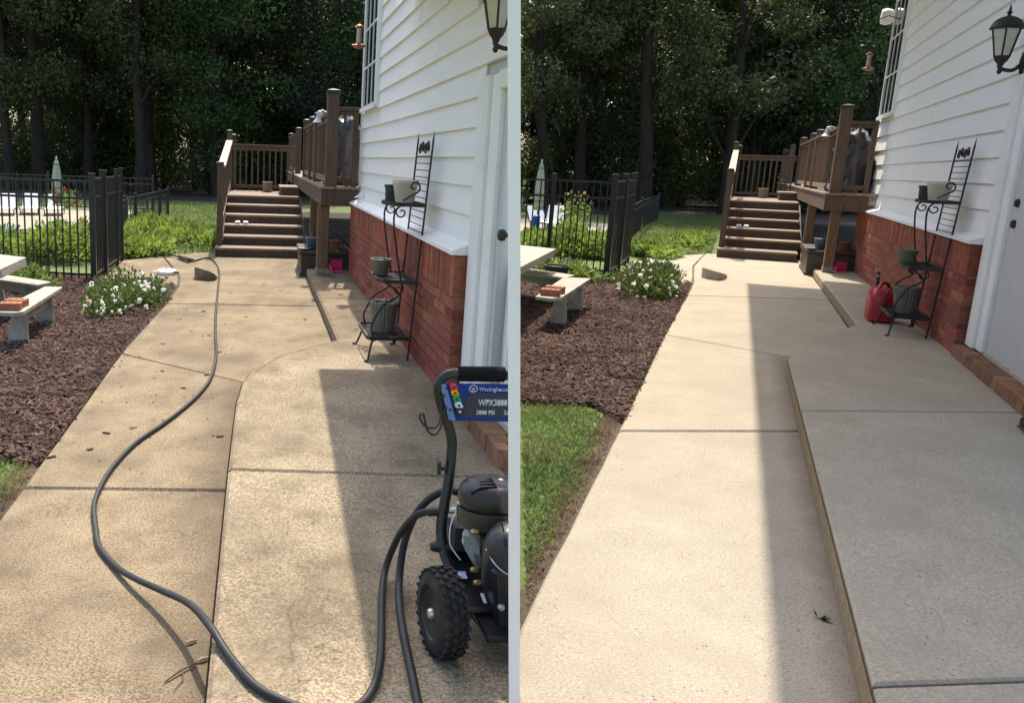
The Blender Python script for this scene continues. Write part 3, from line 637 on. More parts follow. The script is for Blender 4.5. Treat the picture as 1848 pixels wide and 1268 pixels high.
        t.part('shade_roof', MB().hexa([(P['shade_v'] - .03, P['shade_near'] - .03, top(0) + .11), (sv + 4.5, P['shade_near'] - .03, top(0) + .11), (sv + 4.5, P['shade_far'] + .03, top(0) + .11), (P['shade_v'] - .03, P['shade_far'] + .03, top(0) + .11),
                                       (P['shade_v'] - .03, P['shade_near'] - .03, top(0) + .17), (sv + 4.5, P['shade_near'] - .03, top(0) + 1.6), (sv + 4.5, P['shade_far'] + .03, top(0) + 1.6), (P['shade_v'] - .03, P['shade_far'] + .03, top(0) + .17)]), m_shade_roof)
        t.part('shade_beam', MB().box(P['shade_v'] + .05, sv - .03, P['shade_far'] - .25, P['shade_far'] - .1, top(0) - .18, top(0)), m_shade_soffit)
    return t

HA = dict(corner=5.38, far=11.72, near=4.3, top=lambda u: max(2.4, 2.55 + (u - 4.85) * .197), brick_top=1.06, courses=9, under=.005, ch=.0742, blen=.40, sw=.118, lap=.176,
          door_top=2.0, cw=.40, trim=4.94, knobs=(1.23,), tw=.125, tw_end=4.05, win=(10.05, 11.28, 2.2, 3.62), win_rows=3, vent=11.0)
HB = dict(corner=9.08, far=17.1, near=6.4, top=lambda u: 5.6, brick_top=1.09, courses=9, under=.005, ch=.0755, blen=.50, sw=.155, lap=.219,
          door_top=2.34, cw=.42, trim=8.62, knobs=(1.45, 1.29), tw=.165, tw_end=5.6, win=(15.5, 16.85, 2.52, 4.9), win_rows=4, vent=16.1, shade_v=-.95, shade_far=17.9, shade_near=5.2)
house('L', HA, 'cream white lap sided house with brick base beside the pressure washer')
house('R', HB, 'cream white lap sided house with brick base beside the red fuel can')
lantern('L', 1.31, 4.60, 2.27, .76, 'black wall lantern above the pressure washer', cut=True)
lantern('R', 1.95, 8.92, 2.585, .92, 'black wall lantern above the door without a pressure washer')

# ================================================================== DECKS
def post(t, v0, v1, u0, u1, z0, z1, cap=True, name='post', mat=None):
    p = t.part(name, MB().box(v0, v1, u0, u1, z0, z1), mat or m_wood, bevel=.006)
    if cap:
        e = .012
        t.part('post_cap', MB().box(v0 - e, v1 + e, u0 - e, u1 + e, z1 - .035, z1 + .012).add([(v0 - e, u0 - e, z1 + .012), (v1 + e, u0 - e, z1 + .012), (v1 + e, u1 + e, z1 + .012), (v0 - e, u1 + e, z1 + .012), ((v0 + v1) / 2, (u0 + u1) / 2, z1 + .035)], [(0, 1, 4), (1, 2, 4), (2, 3, 4), (3, 0, 4)]), m_cap, parent=p)
    return p
def deck(pl, P, label):
    k = P['k']; pw = .15 * k; fu, L, z, zb = P['fu'], P['L'], P['z'], P['zb']; bu, Rv = P['bu'], P['R']
    t = Thing('deck', pl, (L, fu, 0), label, 'deck')
    n = 12; pd = (Rv - L) / n
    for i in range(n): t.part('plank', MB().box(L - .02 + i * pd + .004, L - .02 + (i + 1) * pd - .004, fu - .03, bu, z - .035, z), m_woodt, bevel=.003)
    t.part('front_fascia', MB().box(L, P['wallR'], fu, fu + .04, zb, z - .037), m_wood, bevel=.004)
    t.part('side_fascia', MB().box(L + .001, L + .041, fu + .042, bu, zb + .002, z - .037), m_wood, bevel=.004)
    rt_ = P['rail']; pv = L + .05
    # corner post, railing to the house, supports
    post(t, pv, pv + pw, fu + .02, fu + .02 + pw, z, P['ptop'])
    hv = P['wallR'] - .06
    post(t, hv - .03, hv + .04, fu + .04, fu + .12, z, rt_, False, 'post')
    t.part('top_rail', MB().box(pv + pw, hv - .03, fu + .05, fu + .12, rt_ - .10, rt_ - .055).box(pv + pw - .01, hv + .05, fu + .03, fu + .15, rt_ - .05, rt_), m_wood, bevel=.003)
    t.part('bottom_rail', MB().box(pv + pw, hv - .03, fu + .06, fu + .11, z + .05, z + .12), m_wood, bevel=.003)
    for q in (.45,):
        x = pv + pw + (hv - .03 - pv - pw) * q; t.part('baluster', MB().box(x - .018, x + .018, fu + .065, fu + .10, z + .12, rt_ - .10), m_wood)
    t.part('rail_block', MB().box(pv + pw + (hv - pv - pw) * .45, pv + pw + (hv - pv - pw) * .45 + .07, fu + .05, fu + .12, z + .002, z + .05), m_wood)
    sp = P['sup']; post(t, sp[0], sp[1], fu + .06, fu + .06 + pw, .13, zb, False, 'support_post', M('deck_post_wood', (.165, .105, .062), .75, .3, 9, .35, 40, stretch=(3, 3, .35), spec=.25))
    t.part('post_base', MB().box(sp[0] - .006, sp[1] + .006, fu + .05, fu + .07 + pw, .12, .20), M('grey_post_base', (.25, .24, .19), .7, .3, 20, .2))
    post(t, L + .02, L + .02 + pw * .9, fu + P['sup2'], fu + P['sup2'] + pw, 0, zb, False, 'support_post', MATS['deck_post_wood'])
    # left side railing
    us = [fu + .02 + pw] + list(P['posts'])
    for i, u in enumerate(P['posts']): post(t, pv - .01, pv + pw * .8, u, u + pw, z - .02, P['ptop'] * (.93 if i != 2 else .945))
    for i, (a, b) in enumerate(zip(us, us[1:])):
        if i == P['open']: continue
        a2 = a if i == 0 else a + pw
        t.part('top_rail', MB().box(pv - .01, pv + pw * .8, a2, b, rt_ - .12, rt_ - .075).box(pv + .02, pv + .09, a2, b, rt_ - .19, rt_ - .121), m_wood, bevel=.003)
        t.part('bottom_rail', MB().box(pv + .02, pv + .08, a2, b, z + .05, z + .13), m_woodt, bevel=.003)
        nb = max(3, int((b - a2) / P['bsp']))
        for q in range(nb):
            y = a2 + (b - a2) * (q + .5) / nb; t.part('baluster', MB().box(pv + .03, pv + .066, y - .02, y + .02, z + .13, rt_ - .19), m_wood)
    # stairs
    su, sL, sR, rise, run = P['su'], P['sL'], P['sR'], P['rise'], P['run']; N = 6; pz = rise * N; pu = su + run * (N - 1)
    for i in range(N):
        a = su + run * i; x0, x1 = (sL - .12, sR - .06) if i == 0 else (sL, sR)
        t.part('riser', MB().box(x0 + .01, x1 - .01, a + .02, a + .045, rise * i - (.005 if i else 0), rise * (i + 1) - .041), m_wood, bevel=.003)
        b = a + run + .02 if i < N - 1 else a + .14
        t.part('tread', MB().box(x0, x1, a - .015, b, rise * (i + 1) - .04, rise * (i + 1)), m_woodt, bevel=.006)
    for x in (sL - .035, sR + .004):
        m = MB(); pts = [(su + .06, 0.0), (pu + .3, 0), (pu + .3, pz - .045), (pu + .02, pz - .045)]; m.add([(x, a, b) for a, b in pts] + [(x + .03, a, b) for a, b in pts], [(0, 1, 2, 3), (7, 6, 5, 4), (0, 4, 5, 1), (1, 5, 6, 2), (2, 6, 7, 3), (3, 7, 4, 0)])
        t.part('stringer', m, m_wood)
    np_ = 7; d = (P['pb'] - pu - .15) / np_
    for i in range(np_): t.part('plank', MB().box(sL - .02, L - .003, pu + .145 + i * d, pu + .145 + (i + 1) * d - .008, pz - .04, pz), m_woodt, bevel=.003)
    t.part('platform_fascia', MB().box(sL - .02, L - .003, P['pb'] + .002, P['pb'] + .04, pz - .25, pz), m_wood)
    st_ = P['block']; t.part('step_block', MB().box(st_[0], L - .006, st_[1], st_[2], pz + .002, pz + st_[3] - .04), m_wood, bevel=.004)
    t.part('step_tread', MB().box(st_[0] - .02, L - .006, st_[1] - .03, st_[2], pz + st_[3] - .038, pz + st_[3]), m_woodt, bevel=.004)
    # platform back rail
    bz = P['brail']; y = P['pb'] - .08
    t.part('top_rail', MB().box(sL - .04, L - .01, y - .03, y + .10, bz - .04, bz).box(sL, L - .01, y, y + .05, bz - .13, bz - .042), m_wood, bevel=.003)
    t.part('bottom_rail', MB().box(sL, L - .01, y, y + .05, pz + .05, pz + .12), m_wood, bevel=.003)
    nb = 11
    for q in range(nb):
        x = sL + (L - sL) * (q + .5) / nb; t.part('baluster', MB().box(x - .018, x + .018, y + .005, y + .04, pz + .12, bz - .13), m_wood)
    post(t, sL - .10, sL - .10 + pw * .7, y - .02, y + .13, 0, P['bpost'])
    post(t, sL + .0, sL + pw * .6, y + .16, y + .30, 0, P['bpost'] - .08)
    # left stair rail
    fpu = su + .35; post(t, sL - .10, sL - .10 + pw * .65, fpu, fpu + pw, 0, P['fpost'])
    p0 = Vector((sL - .03, fpu + .1, P['fpost'] + .00)); p1 = Vector((sL - .03, y - .6, P['bpost'] - .22))
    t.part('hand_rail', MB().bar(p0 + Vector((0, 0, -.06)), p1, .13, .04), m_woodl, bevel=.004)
    t.part('lower_rail', MB().bar((sL - .03, fpu + pw, P['fpost'] - .95), (sL - .03, y - .05, P['bpost'] - 1.08), .05, .08), m_wood)
    nb = 8
    for q in range(nb):
        f_ = (q + .6) / nb; a = p0.lerp(p1, f_); t.part('baluster', MB().box(a.x - .018, a.x + .018, a.y - .018, a.y + .018, a.z - .9, a.z - .1), m_wood)
    # the bell shaped lamp on the railing
    lv = P['lamp']; c = Vector((pv - .03, fu + lv, rt_ - .15 * k))
    lp = t.part('lamp_shade', MB().lathe([(.012, .145), (.035, .135), (.045, .10), (.052, .055), (.075, .015), (.10, -.012), (.10, -.02), (.07, 0), (.04, .03)], 20, c), m_silver, smooth=True)
    t.part('lamp_arm', MB().tube([(c.x, c.y, c.z + .12), (c.x + .02, c.y, c.z + .15), (c.x + .1, c.y, c.z + .12)], .012, 6), m_silver, parent=lp)
    return t
DA = dict(k=1.0, fu=11.62, L=.82, R=3.2, bu=26.4, z=1.27, zb=1.02, wallR=1.30, rail=2.27, ptop=2.46, sup=(.79, .94), sup2=2.6, posts=(14.0, 15.4, 17.4, 21.0, 25.8), open=3, bsp=.2,
          su=14.62, sL=-.57, sR=.79, rise=.150, run=.5, pb=19.7, block=(.45, 17.6, 18.9, .17), brail=1.88, bpost=2.14, fpost=1.5, lamp=1.0)
DB = dict(k=1.09, fu=16.0, L=1.26, R=4.5, bu=36, z=1.36, zb=1.08, wallR=1.86, rail=2.45, ptop=2.67, sup=(1.38, 1.52), sup2=3.6, posts=(20.3, 22.0, 25.6, 30.6, 35.6), open=3, bsp=.27,
          su=18.9, sL=-.12, sR=1.24, rise=.172, run=.6, pb=25.5, block=(.90, 23.3, 24.6, .19), brail=2.08, bpost=2.38, fpost=1.68, lamp=1.5)
deck('L', DA, 'brown wooden deck and stairs beyond the hosed stained walk')
deck('R', DB, 'brown wooden deck and stairs beyond the clean pale walk')

# ================================================================== WOODS AND TREES (beyond both lawns)
def crown_mesh(name, seed, r, z0, z1, n, size, mat, conic=0.0):
    g_ = np.random.default_rng(seed); nc = 34
    th = g_.uniform(0, 6.283, nc); zz = g_.uniform(z0, z1, nc); prof = np.sqrt(np.clip(1 - ((zz - (z0 + z1) / 2) / ((z1 - z0) / 2 + .5)) ** 2, .1, 1)) * (1 - conic * (zz - z0) / (z1 - z0))
    rr = r * prof * np.sqrt(g_.uniform(.05, 1, nc)); cc = np.stack([rr * np.cos(th), rr * np.sin(th), zz], 1)
    k = g_.integers(0, nc, n); d = unit(g_.normal(size=(n, 3))) * (g_.uniform(.2, 1, n) ** .6)[:, None]
    cen = cc[k] + d * np.array([1.25, 1.25, .75]) * g_.uniform(.7, 1.2, nc)[k][:, None]
    keep = cen[:, 2] > .3
    v, f = leaf_quads(cen[keep], size, up=-.1, aspect=.55); return npmesh(name, v, f, mat), cc
def trunk_mesh(name, seed, h, r, limbs):
    g_ = random.Random(seed); m = MB(); pts = []; x = y = 0
    for i in range(8): pts.append((x, y, -.1 + h * i / 7)); x += g_.uniform(-.10, .10); y += g_.uniform(-.10, .10)
    m.tube(pts, [r * (1.25 if i == 0 else 1) * (1 - .75 * i / 7) for i in range(8)], 9)
    for c in limbs[:14]:
        k = min(6, max(1, int((c[2] - 1.2) / h * 7))); b = Vector(pts[k]); e = Vector([float(q) for q in c]); mid = b.lerp(e, .5) + Vector((0, 0, .25))
        m.tube([b, mid, e], [r * .32, r * .2, r * .06], 5)
    return cmesh(name, m, m_bark, smooth=True)
TREES = []
for i, (r_, z0, z1, n, sz, mt, con, h, tr_) in enumerate([(3.0, 2.6, 13.5, 15000, .165, m_leafs[0], .2, 12.5, .17), (3.4, 3.6, 14.5, 16000, .165, m_leafs[1], .1, 13.5, .22), (2.6, 1.6, 12.0, 13000, .15, m_leafs[0], .3, 11, .13), (2.3, 3.0, 15.0, 14000, .14, m_pine, .55, 14.5, .20), (3.0, 4.2, 14.0, 15000, .17, m_leafs[1], .15, 13, .28)]):
    cm, cc = crown_mesh('crown', 40 + i, r_, z0, z1, n, sz, mt, con); TREES.append((cm, trunk_mesh('trunk', 70 + i, h, tr_, cc)))
def tree(kind, x, y, rz, s, label, lean=0.0, group='trees of the wood beyond the lawns'):
    e = bpy.data.objects.new('woodland_tree', None); COL.objects.link(e); e.location = (x, y, -.03); e.rotation_euler = (0, lean, rz); e.scale = (s, s, s)
    if lean: e.rotation_mode = 'ZYX'; e.rotation_euler = (0, lean, 0)
    for nm, me in (('crown', TREES[kind][0]), ('trunk', TREES[kind][1])):
        c = bpy.data.objects.new(nm, me); COL.objects.link(c); c.parent = e
        if lean: c.rotation_euler = (0, 0, rz)
    tag(e, label, 'tree', group)
def px_x(px, y): return (px - 600) / 1600 * y
front = [(18, 37, 1, 1.0, 'dark woodland tree at the far left edge above the pool loungers'), (70, 38, 4, 1.05, 'tall tree with thick dark trunk left of the folded parasol by the stained walk'),
         (158, 40, 1, 1.0, 'dark trunked tree behind the tall gate of the stained walk'), (178, 42, 2, 1.1, 'slim brown trunked tree just right of the tall gate, stained walk'),
         (250, 37, 4, .95, 'stout tree beyond the low fence end, stained walk'), (268, 39, 1, 1.0, 'second stout trunk just right of the one beyond the low fence'),
         (348, 44, 0, 1.0, 'leafy tree left of the stairs of the stained walk'), (383, 38, 2, 1.1, 'slim dark tree directly behind the stair rail, stained walk'), (402, 41, 4, 1.0, 'tall dark tree just above the stair top post, stained walk'),
         (470, 43, 0, 1.05, 'leafy tree above the platform railing, stained walk'), (560, 40, 3, 1.0, 'dark pine above the bell shaped lamp, stained walk'), (630, 42, 0, 1.1, 'leafy tree behind the hanging feeder, stained walk'),
         (952, 36, 1, 1.0, 'dark woodland tree nearest the white divider, washed walk'), (1020, 39, 4, 1.0, 'dark trunked tree above the picket gate, washed walk'), (1046, 41, 2, 1.05, 'slim grey trunked tree right of the picket gate, washed walk'),
         (1130, 36, 4, 1.1, 'broad trunked tree above the low fence, washed walk'), (1200, 42, 0, 1.0, 'leafy tree between two dark trunks, washed walk'), (1276, 36, 1, 1.1, 'straight dark tree left of the stair post, washed walk'),
         (1320, 41, 0, 1.1, 'leafy tree right above the stair hand rail, washed walk'), (1400, 40, 0, 1.15, 'bright leafy tree above the platform railing, washed walk'), (1476, 42, 1, 1.0, 'dark tree behind the deck railing posts, washed walk'), (1545, 41, 3, 1.0, 'pine behind the hanging copper feeder, washed walk')]
for i, (px, y, k, s, lb) in enumerate(front):
    lean = -.07 if px > 900 else -.02
    tree(k, px_x(px, y) + (0.0 if px < 900 else .3), y, i * 1.7, s, lb, lean)
g_ = random.Random(11)
for row, (y, n) in enumerate([(47, 22), (53, 24), (60, 26)]):
    for i in range(n):
        x = -26 + 52 * (i + g_.uniform(.1, .9)) / n + (y - 47) * .2
        tree(g_.randrange(5), x * y / 42, y + g_.uniform(-2, 2), g_.uniform(0, 6.28), g_.uniform(.9, 1.25), 'tree in the dim back rows of the wood', g_.uniform(-.04, .04), 'back row woodland trees')
us_ = []
for i in range(3):
    cm, cc = crown_mesh('foliage', 90 + i, 1.7, .2, 3.6, 8000, .14, m_leafs[(0, 2, 1)[i]], .2); m = MB()
    for c in cc[:12]: m.tube([(0, 0, 0), (c[0] * .4, c[1] * .4, c[2] * .5), tuple(float(q) for q in c)], [.04, .03, .01], 5)
    us_.append((cm, cmesh('stem', m, m_bark)))
for i in range(34):
    y = g_.uniform(39, 46); x = (-24 + 52 * (i + g_.uniform(0, 1)) / 34) * y / 42; e = bpy.data.objects.new('understory_shrub', None); COL.objects.link(e)
    e.location = (x, y, -.03); e.rotation_euler = (0, 0, g_.uniform(0, 6)); s = g_.uniform(.7, 1.2); e.scale = (s, s, s); tag(e, 'low dark shrub growing between the trunks of the wood', 'shrub', 'understory shrubs of the wood')
    for nm, me in zip(('foliage', 'stem'), us_[i % 3]):
        c = bpy.data.objects.new(nm, me); COL.objects.link(c); c.parent = e
n = 66000; cen = np.stack([RNG.uniform(-52, 56, n), RNG.uniform(64, 74, n), RNG.uniform(0, 1, n) ** 1.9 * 16], 1)
v, f = leaf_quads(cen, .36, up=-.1, aspect=.6); me = npmesh('far_woodland', v, f, m_leafs[0]); o = bpy.data.objects.new('far_woodland', me); COL.objects.link(o); tag(o, 'far dark mass of foliage closing the wood behind the trees', 'foliage', kind='stuff')

# ================================================================== FENCES
PK = cmesh('picket', MB().box(-.009, .009, -.009, .009, 0, 1), m_fence)
def fence(name, pl, pts, hgt, label, cat, sp=.1, posts=(), pw=.06, rails=(.06, .80, .965), ptall=.03, group=None, cutp=True):
    t = Thing(name, pl, (*pts[0], 0), label, cat, group)
    for p, q in zip(pts, pts[1:]):
        p, q = Vector((*p, 0)), Vector((*q, 0)); L_ = (q - p).length
        for r_ in rails: t.part('rail', MB().bar(p + Vector((0, 0, hgt * r_)), q + Vector((0, 0, hgt * r_)), .022, .028), m_fence, cut=cutp)
        n = max(2, int(L_ / sp))
        for i in range(1, n):
            c = p.lerp(q, i / n)
            s_ = side(wpt(pl, c.x, c.y, hgt / 2))
            if (pl == 'L' and s_ < 0) or (pl == 'R' and s_ > .05): t.inst(PK, 'picket', (c.x, c.y, .02), scale=(1, 1, hgt * .955 - .02))
    for (x, y, w_, h_) in posts:
        pp = t.part('post', MB().box(x - w_ / 2, x + w_ / 2, y - w_ / 2, y + w_ / 2, -.05, h_), m_fence, bevel=.004)
        t.part('post_cap', MB().box(x - w_ / 2 - .006, x + w_ / 2 + .006, y - w_ / 2 - .006, y + w_ / 2 + .006, h_, h_ + .018), m_fence, parent=pp, bevel=.005)
    return t
fence('metal_fence', 'L', [(-2.06, 11.44), (-5.4, 12.2)], 1.29, 'black picket fence run behind the picnic benches, stained walk', 'fence', .098, [(-2.06, 11.44, .07, 1.33), (-3.9, 11.86, .05, 1.3)])
fence('metal_gate', 'L', [(-2.06, 11.50), (-2.06, 12.2), (-2.05, 13.72)], 1.31, 'tall black picket gate beside the flowering shrub, stained walk', 'gate', .1, [(-2.06, 12.26, .085, 1.36), (-2.05, 13.3, .05, 1.36), (-2.05, 13.78, .05, 1.37)])
fence('metal_fence', 'L', [(-2.6, 17.2), (-2.74, 19.4), (-2.6, 22), (-2.43, 24.7)], .70, 'low black fence running to the wood, stained walk', 'fence', .2, [(-2.7, 18.6, .07, .74), (-2.7, 20.2, .07, .74), (-2.5, 23.4, .06, .72), (-2.43, 24.7, .06, .72)])
fence('metal_fence', 'L', [(-12, 27), (-3.0, 26.2)], .95, 'black fence far behind the pool loungers, stained walk', 'fence', .16, [(-9, 26.7, .06, 1), (-6, 26.5, .06, 1), (-3, 26.2, .06, 1)])
fence('metal_fence', 'R', [(-1.68, 14.02), (-4.6, 14.7)], 1.46, 'black picket fence run behind the picnic benches, washed walk', 'fence', .105, [(-1.68, 14.02, .085, 1.52), (-2.62, 14.24, .06, 1.5)])
fence('metal_gate', 'R', [(-1.68, 14.1), (-1.63, 14.95), (-1.66, 16.8)], 1.48, 'tall black picket gate beside the flowering shrub, washed walk', 'gate', .12, [(-1.63, 15.0, .085, 1.53), (-1.66, 16.3, .055, 1.54), (-1.67, 16.85, .055, 1.55)])
fence('metal_fence', 'R', [(-2.1, 21), (-2.28, 25.7), (-2.32, 31.3)], .86, 'low black fence running to the wood, washed walk', 'fence', .26, [(-2.25, 24.8, .07, .9), (-2.32, 31.3, .07, .9)])

# ================================================================== PICNIC TABLES
def picnic(pl, zt, zs, table, bench1, bench2, legs, bricks, lbl):
    t = Thing('picnic_table', pl, (*table[0], 0), 'grey wooden picnic table cut by the picture edge, ' + lbl if pl == 'L' else 'grey wooden picnic table beside the white divider, ' + lbl, 'table')
    # boards of the top, laid along the long edge
    def boards(th, poly, z, thick, n, nm):
        xs = [p[0] for p in poly]; ax = Vector(poly[1]) - Vector(poly[0]); ax.normalize(); nr = Vector((-ax.y, ax.x)); d = [Vector(p).dot(nr) for p in poly]; lo, hi = min(d), max(d)
        for i in range(n):
            a, b = lo + (hi - lo) * i / n, lo + (hi - lo) * (i + 1) / n
            q = poly
            q = split(q, tuple(nr * (a + .004)), tuple(nr * (a + .004) + ax))[0]
            if len(q) < 3: continue
            q = split(q, tuple(nr * (b - .004)), tuple(nr * (b - .004) + ax))[1]
            if len(q) < 3: continue
            th.part(nm, MB().prism([tuple(p) for p in q], z - thick, z), m_grey, bevel=.004, cut=True)
    boards(t, table, zt, .035, 5, 'top_board'); 
    c = Vector((sum(p[0] for p in table) / len(table), sum(p[1] for p in table) / len(table)))
    rim = MB()
    for p, q in zip(table, table[1:] + table[:1]):
        p2, q2 = Vector(p).lerp(c, .03), Vector(q).lerp(c, .03); rim.bar((p2.x, p2.y, zt - .06), (q2.x, q2.y, zt - .06), .03, .05)
    t.part('apron', rim, m_grey, cut=True)
    for s_ in (.25, .75):
        a = Vector(table[0]).lerp(Vector(table[-1]), s_).lerp(c, .55); t.part('leg', MB().bar((a.x, a.y, 0), (a.x - .1, a.y, zt - .04), .08, .04), m_grey, cut=True)
    out = [t]
    for bi, (bp, lg) in enumerate(((bench1, legs[0]), (bench2, legs[1]))):
        bt = Thing('picnic_bench', pl, (*bp[0], 0), ('far grey bench of the picnic table, ' if bi == 0 else 'near grey bench carrying loose bricks, ') + lbl, 'bench', 'picnic benches')
        boards(bt, bp, zs, .035, 2, 'seat_board')
        for (x, y, a) in lg:
            bt.part('leg', MB().hexa([(x - .09, y - .02, -.02), (x + .09, y - .02, -.02), (x + .09, y + .02, -.02), (x - .09, y + .02, -.02), (x - .06 + a, y - .02, zs - .036), (x + .06 + a, y - .02, zs - .036), (x + .06 + a, y + .02, zs - .036), (x - .06 + a, y + .02, zs - .036)]), m_grey, bevel=.004, cut=True)
        if len(lg) > 1:
            (x0, y0, a0_), (x1, y1, a1_) = lg[0], lg[-1]
            bt.part('stretcher', MB().bar((x0 + a0_, y0 + .03, zs - .10), (x1 + a1_, y1 - .03, zs - .10), .035, .08), m_grey, cut=True)
            bt.part('brace', MB().bar((x0 + a0_ * .6, y0 + .05, .06), (x0 + (x1 - x0) * .45, y0 + (y1 - y0) * .45, zs - .06), .035, .07), m_grey, cut=True)
    for i, (x, y, rz) in enumerate(bricks):
        k = 1.0 if pl == 'L' else 1.1
        bb = Thing('loose_brick', pl, (x, y, zs), ('front' if i == 0 else 'rear') + ' loose holed brick lying on the picnic bench, ' + lbl, 'brick', 'loose bricks on the benches', rot=rz)
        bo = bb.part('brick', MB().box(-.085 * k, .085 * k, -.06, .06, .001, .062 * k), m_terra, bevel=.004, local=True)
        for q in (-1, 0, 1): bb.part('core_hole', MB().lathe([(.018, .0625 * k), (.018, .063 * k)], 10, (q * .05, 0, 0)), M('brick_hole', (.05, .02, .015), .95, .2, 9, 0), parent=bo, local=True)
f_ = 1.05 / .88
picnic('L', .55, .30, [(-2.31, 9.13), (-2.61, 9.32), (-3.2, 9.3), (-3.2, 8.4), (-2.29, 8.15)], [(-2.08, 9.18), (-2.73, 9.70), (-3.1, 9.95), (-3.1, 9.5), (-2.61, 9.25), (-2.16, 8.94)],
       [(-1.90, 8.84), (-2.07, 8.84), (-2.13, 7.5), (-2.10, 7.35), (-1.98, 7.34), (-1.91, 7.4)], [[(-2.3, 9.25, 0), (-2.75, 9.6, 0)], [(-2.02, 7.62, .02), (-2.0, 8.5, .02)]], [(-2.03, 7.48, .03), (-2.03, 7.66, -.08)], 'stained walk')
picnic('R', .62, .34, [(-1.97, 11.2), (-2.45, 11.38), (-3.6, 11.5), (-3.6, 9.6), (-1.89, 8.85)], [(-1.68, 10.98), (-2.43, 11.37), (-3.4, 11.8), (-3.4, 11.2), (-2.4, 10.85), (-1.74, 10.62)],
       [(-1.46, 10.78), (-1.76, 10.66), (-1.72, 8.85), (-1.55, 8.82), (-1.48, 8.95)], [[(-1.85, 10.85, 0), (-2.6, 11.2, 0)], [(-1.55, 9.32, .0), (-1.55, 10.35, .0)]], [(-1.60, 9.0, .03), (-1.60, 9.24, -.08)], 'washed walk')

# ================================================================== SHRUBS AND PLANTS
def bush(name, pl, c, r3, n, size, mat, label, cat, flowers=0, fmat=None, group=None, up=.5, aspect=.45, stems=10, part='foliage', fsize=.045):
    t = Thing(name, pl, c, label, cat, group); c = Vector(c)
    nc = 16; cc = RNG.normal(size=(nc, 3)); cc = unit(cc) * RNG.uniform(.3, .8, nc)[:, None]; cc[:, 2] = np.abs(cc[:, 2])
    k = RNG.integers(0, nc, n); p = cc[k] + unit(RNG.normal(size=(n, 3))) * (RNG.uniform(.1, 1, n) ** .5 * .42)[:, None]; p[:, 2] = np.abs(p[:, 2])
    dirs = unit(p + RNG.normal(0, .5, (n, 3))); cen = p * np.array(r3)
    v, f = leaf_quads(cen, size, up=up, aspect=aspect, dirs=dirs); me = npmesh(part, v, f, mat); o = bpy.data.objects.new(part, me); COL.objects.link(o); o.parent = t.o
    m = MB()
    for q in cc[:stems]: m.tube([(0, 0, -.02), (q[0] * r3[0] * .4, q[1] * r3[1] * .4, q[2] * r3[2] * .5), (q[0] * r3[0], q[1] * r3[1], q[2] * r3[2])], [.008, .006, .003], 5)
    so = bpy.data.objects.new('stem', cmesh('stem', m, m_bark)); COL.objects.link(so); so.parent = t.o
    if flowers:
        fm = []
        for mt in fmat:
            w_ = []
            d = unit(RNG.normal(size=(16, 3)) + np.array([0, 0, .9])); vv, ff = leaf_quads(np.zeros((16, 3)), fsize, up=.2, aspect=.85, dirs=d); fm.append(npmesh('flower', vv, ff, mt))
        for i in range(flowers):
            q = cc[RNG.integers(0, nc)] + unit(RNG.normal(size=3)) * .42; q[2] = abs(q[2]) * 1.02 + .05; q = q / max(1, np.linalg.norm(q) / 1.08)
            fo = bpy.data.objects.new('flower', fm[0] if (len(fm) < 2 or RNG.uniform() < .86) else fm[1]); COL.objects.link(fo); fo.parent = t.o; fo.location = tuple(q * np.array(r3)); fo.rotation_euler = tuple(RNG.uniform(-.5, .5, 3)); s = RNG.uniform(.6, 1.15); fo.scale = (s, s, s)
    return t
bush('gardenia_shrub', 'L', (-1.36, 9.75, -.01), (.52, .95, .36), 3600, .055, m_shrub, 'round leafy shrub with white flowers beside the stained walk', 'shrub', 120, (m_petal, m_petaly), fsize=.034)
bush('gardenia_shrub', 'R', (-.95, 12.55, -.01), (.58, 1.15, .42), 3800, .06, m_shrub, 'round leafy shrub with white flowers beside the washed walk', 'shrub', 100, (m_petal, m_petaly), fsize=.036)
jn = 'spreading green juniper '
for i, (pl, c, r3, n, lb) in enumerate([('L', (-1.85, 15.1, 0), (.50, 1.0, .30), 4200, jn + 'right of the tall gate, stained walk'), ('L', (-1.0, 17.2, 0), (.7, 1.4, .26), 4200, jn + 'left of the stair foot, stained walk'),
        ('L', (-2.0, 18.4, 0), (.9, 1.8, .32), 4200, jn + 'in front of the low fence, stained walk'), ('L', (-3.0, 14.2, 0), (.75, 1.2, .50), 4800, jn + 'behind the fence beside the tall gate, stained walk'),
        ('L', (-4.3, 14.8, 0), (.9, 1.2, .34), 4200, jn + 'behind the picnic benches, stained walk'), ('L', (-5.4, 15.5, 0), (.9, 1.2, .30), 3600, jn + 'at the left picture edge, stained walk'),
        ('R', (-1.35, 18.4, 0), (.55, 1.0, .30), 4200, jn + 'right of the tall gate, washed walk'), ('R', (-.85, 21.5, 0), (.6, 1.7, .26), 4200, jn + 'left of the stair foot, washed walk'),
        ('R', (-2.7, 17.6, 0), (.75, 1.3, .60), 4800, jn + 'behind the fence beside the tall gate, washed walk'), ('R', (-3.75, 17.6, 0), (.7, 1.2, .38), 4200, jn + 'nearest the white divider behind the fence, washed walk')]):
    bush('juniper_shrub', pl, c, r3, n, .11, m_jun, lb, 'shrub', group='juniper shrubs', up=.35, aspect=.3)
bush('leafy_perennial', 'L', (-2.75, 10.7, 0), (.5, .5, .26), 700, .085, m_climb, 'broad leaved light green plant behind the picnic table, stained walk', 'plant', up=.4, aspect=.6)
bush('leafy_perennial', 'R', (-2.2, 13.3, 0), (.6, .45, .30), 700, .095, m_climb, 'broad leaved light green plant behind the picnic table, washed walk', 'plant', up=.4, aspect=.6)
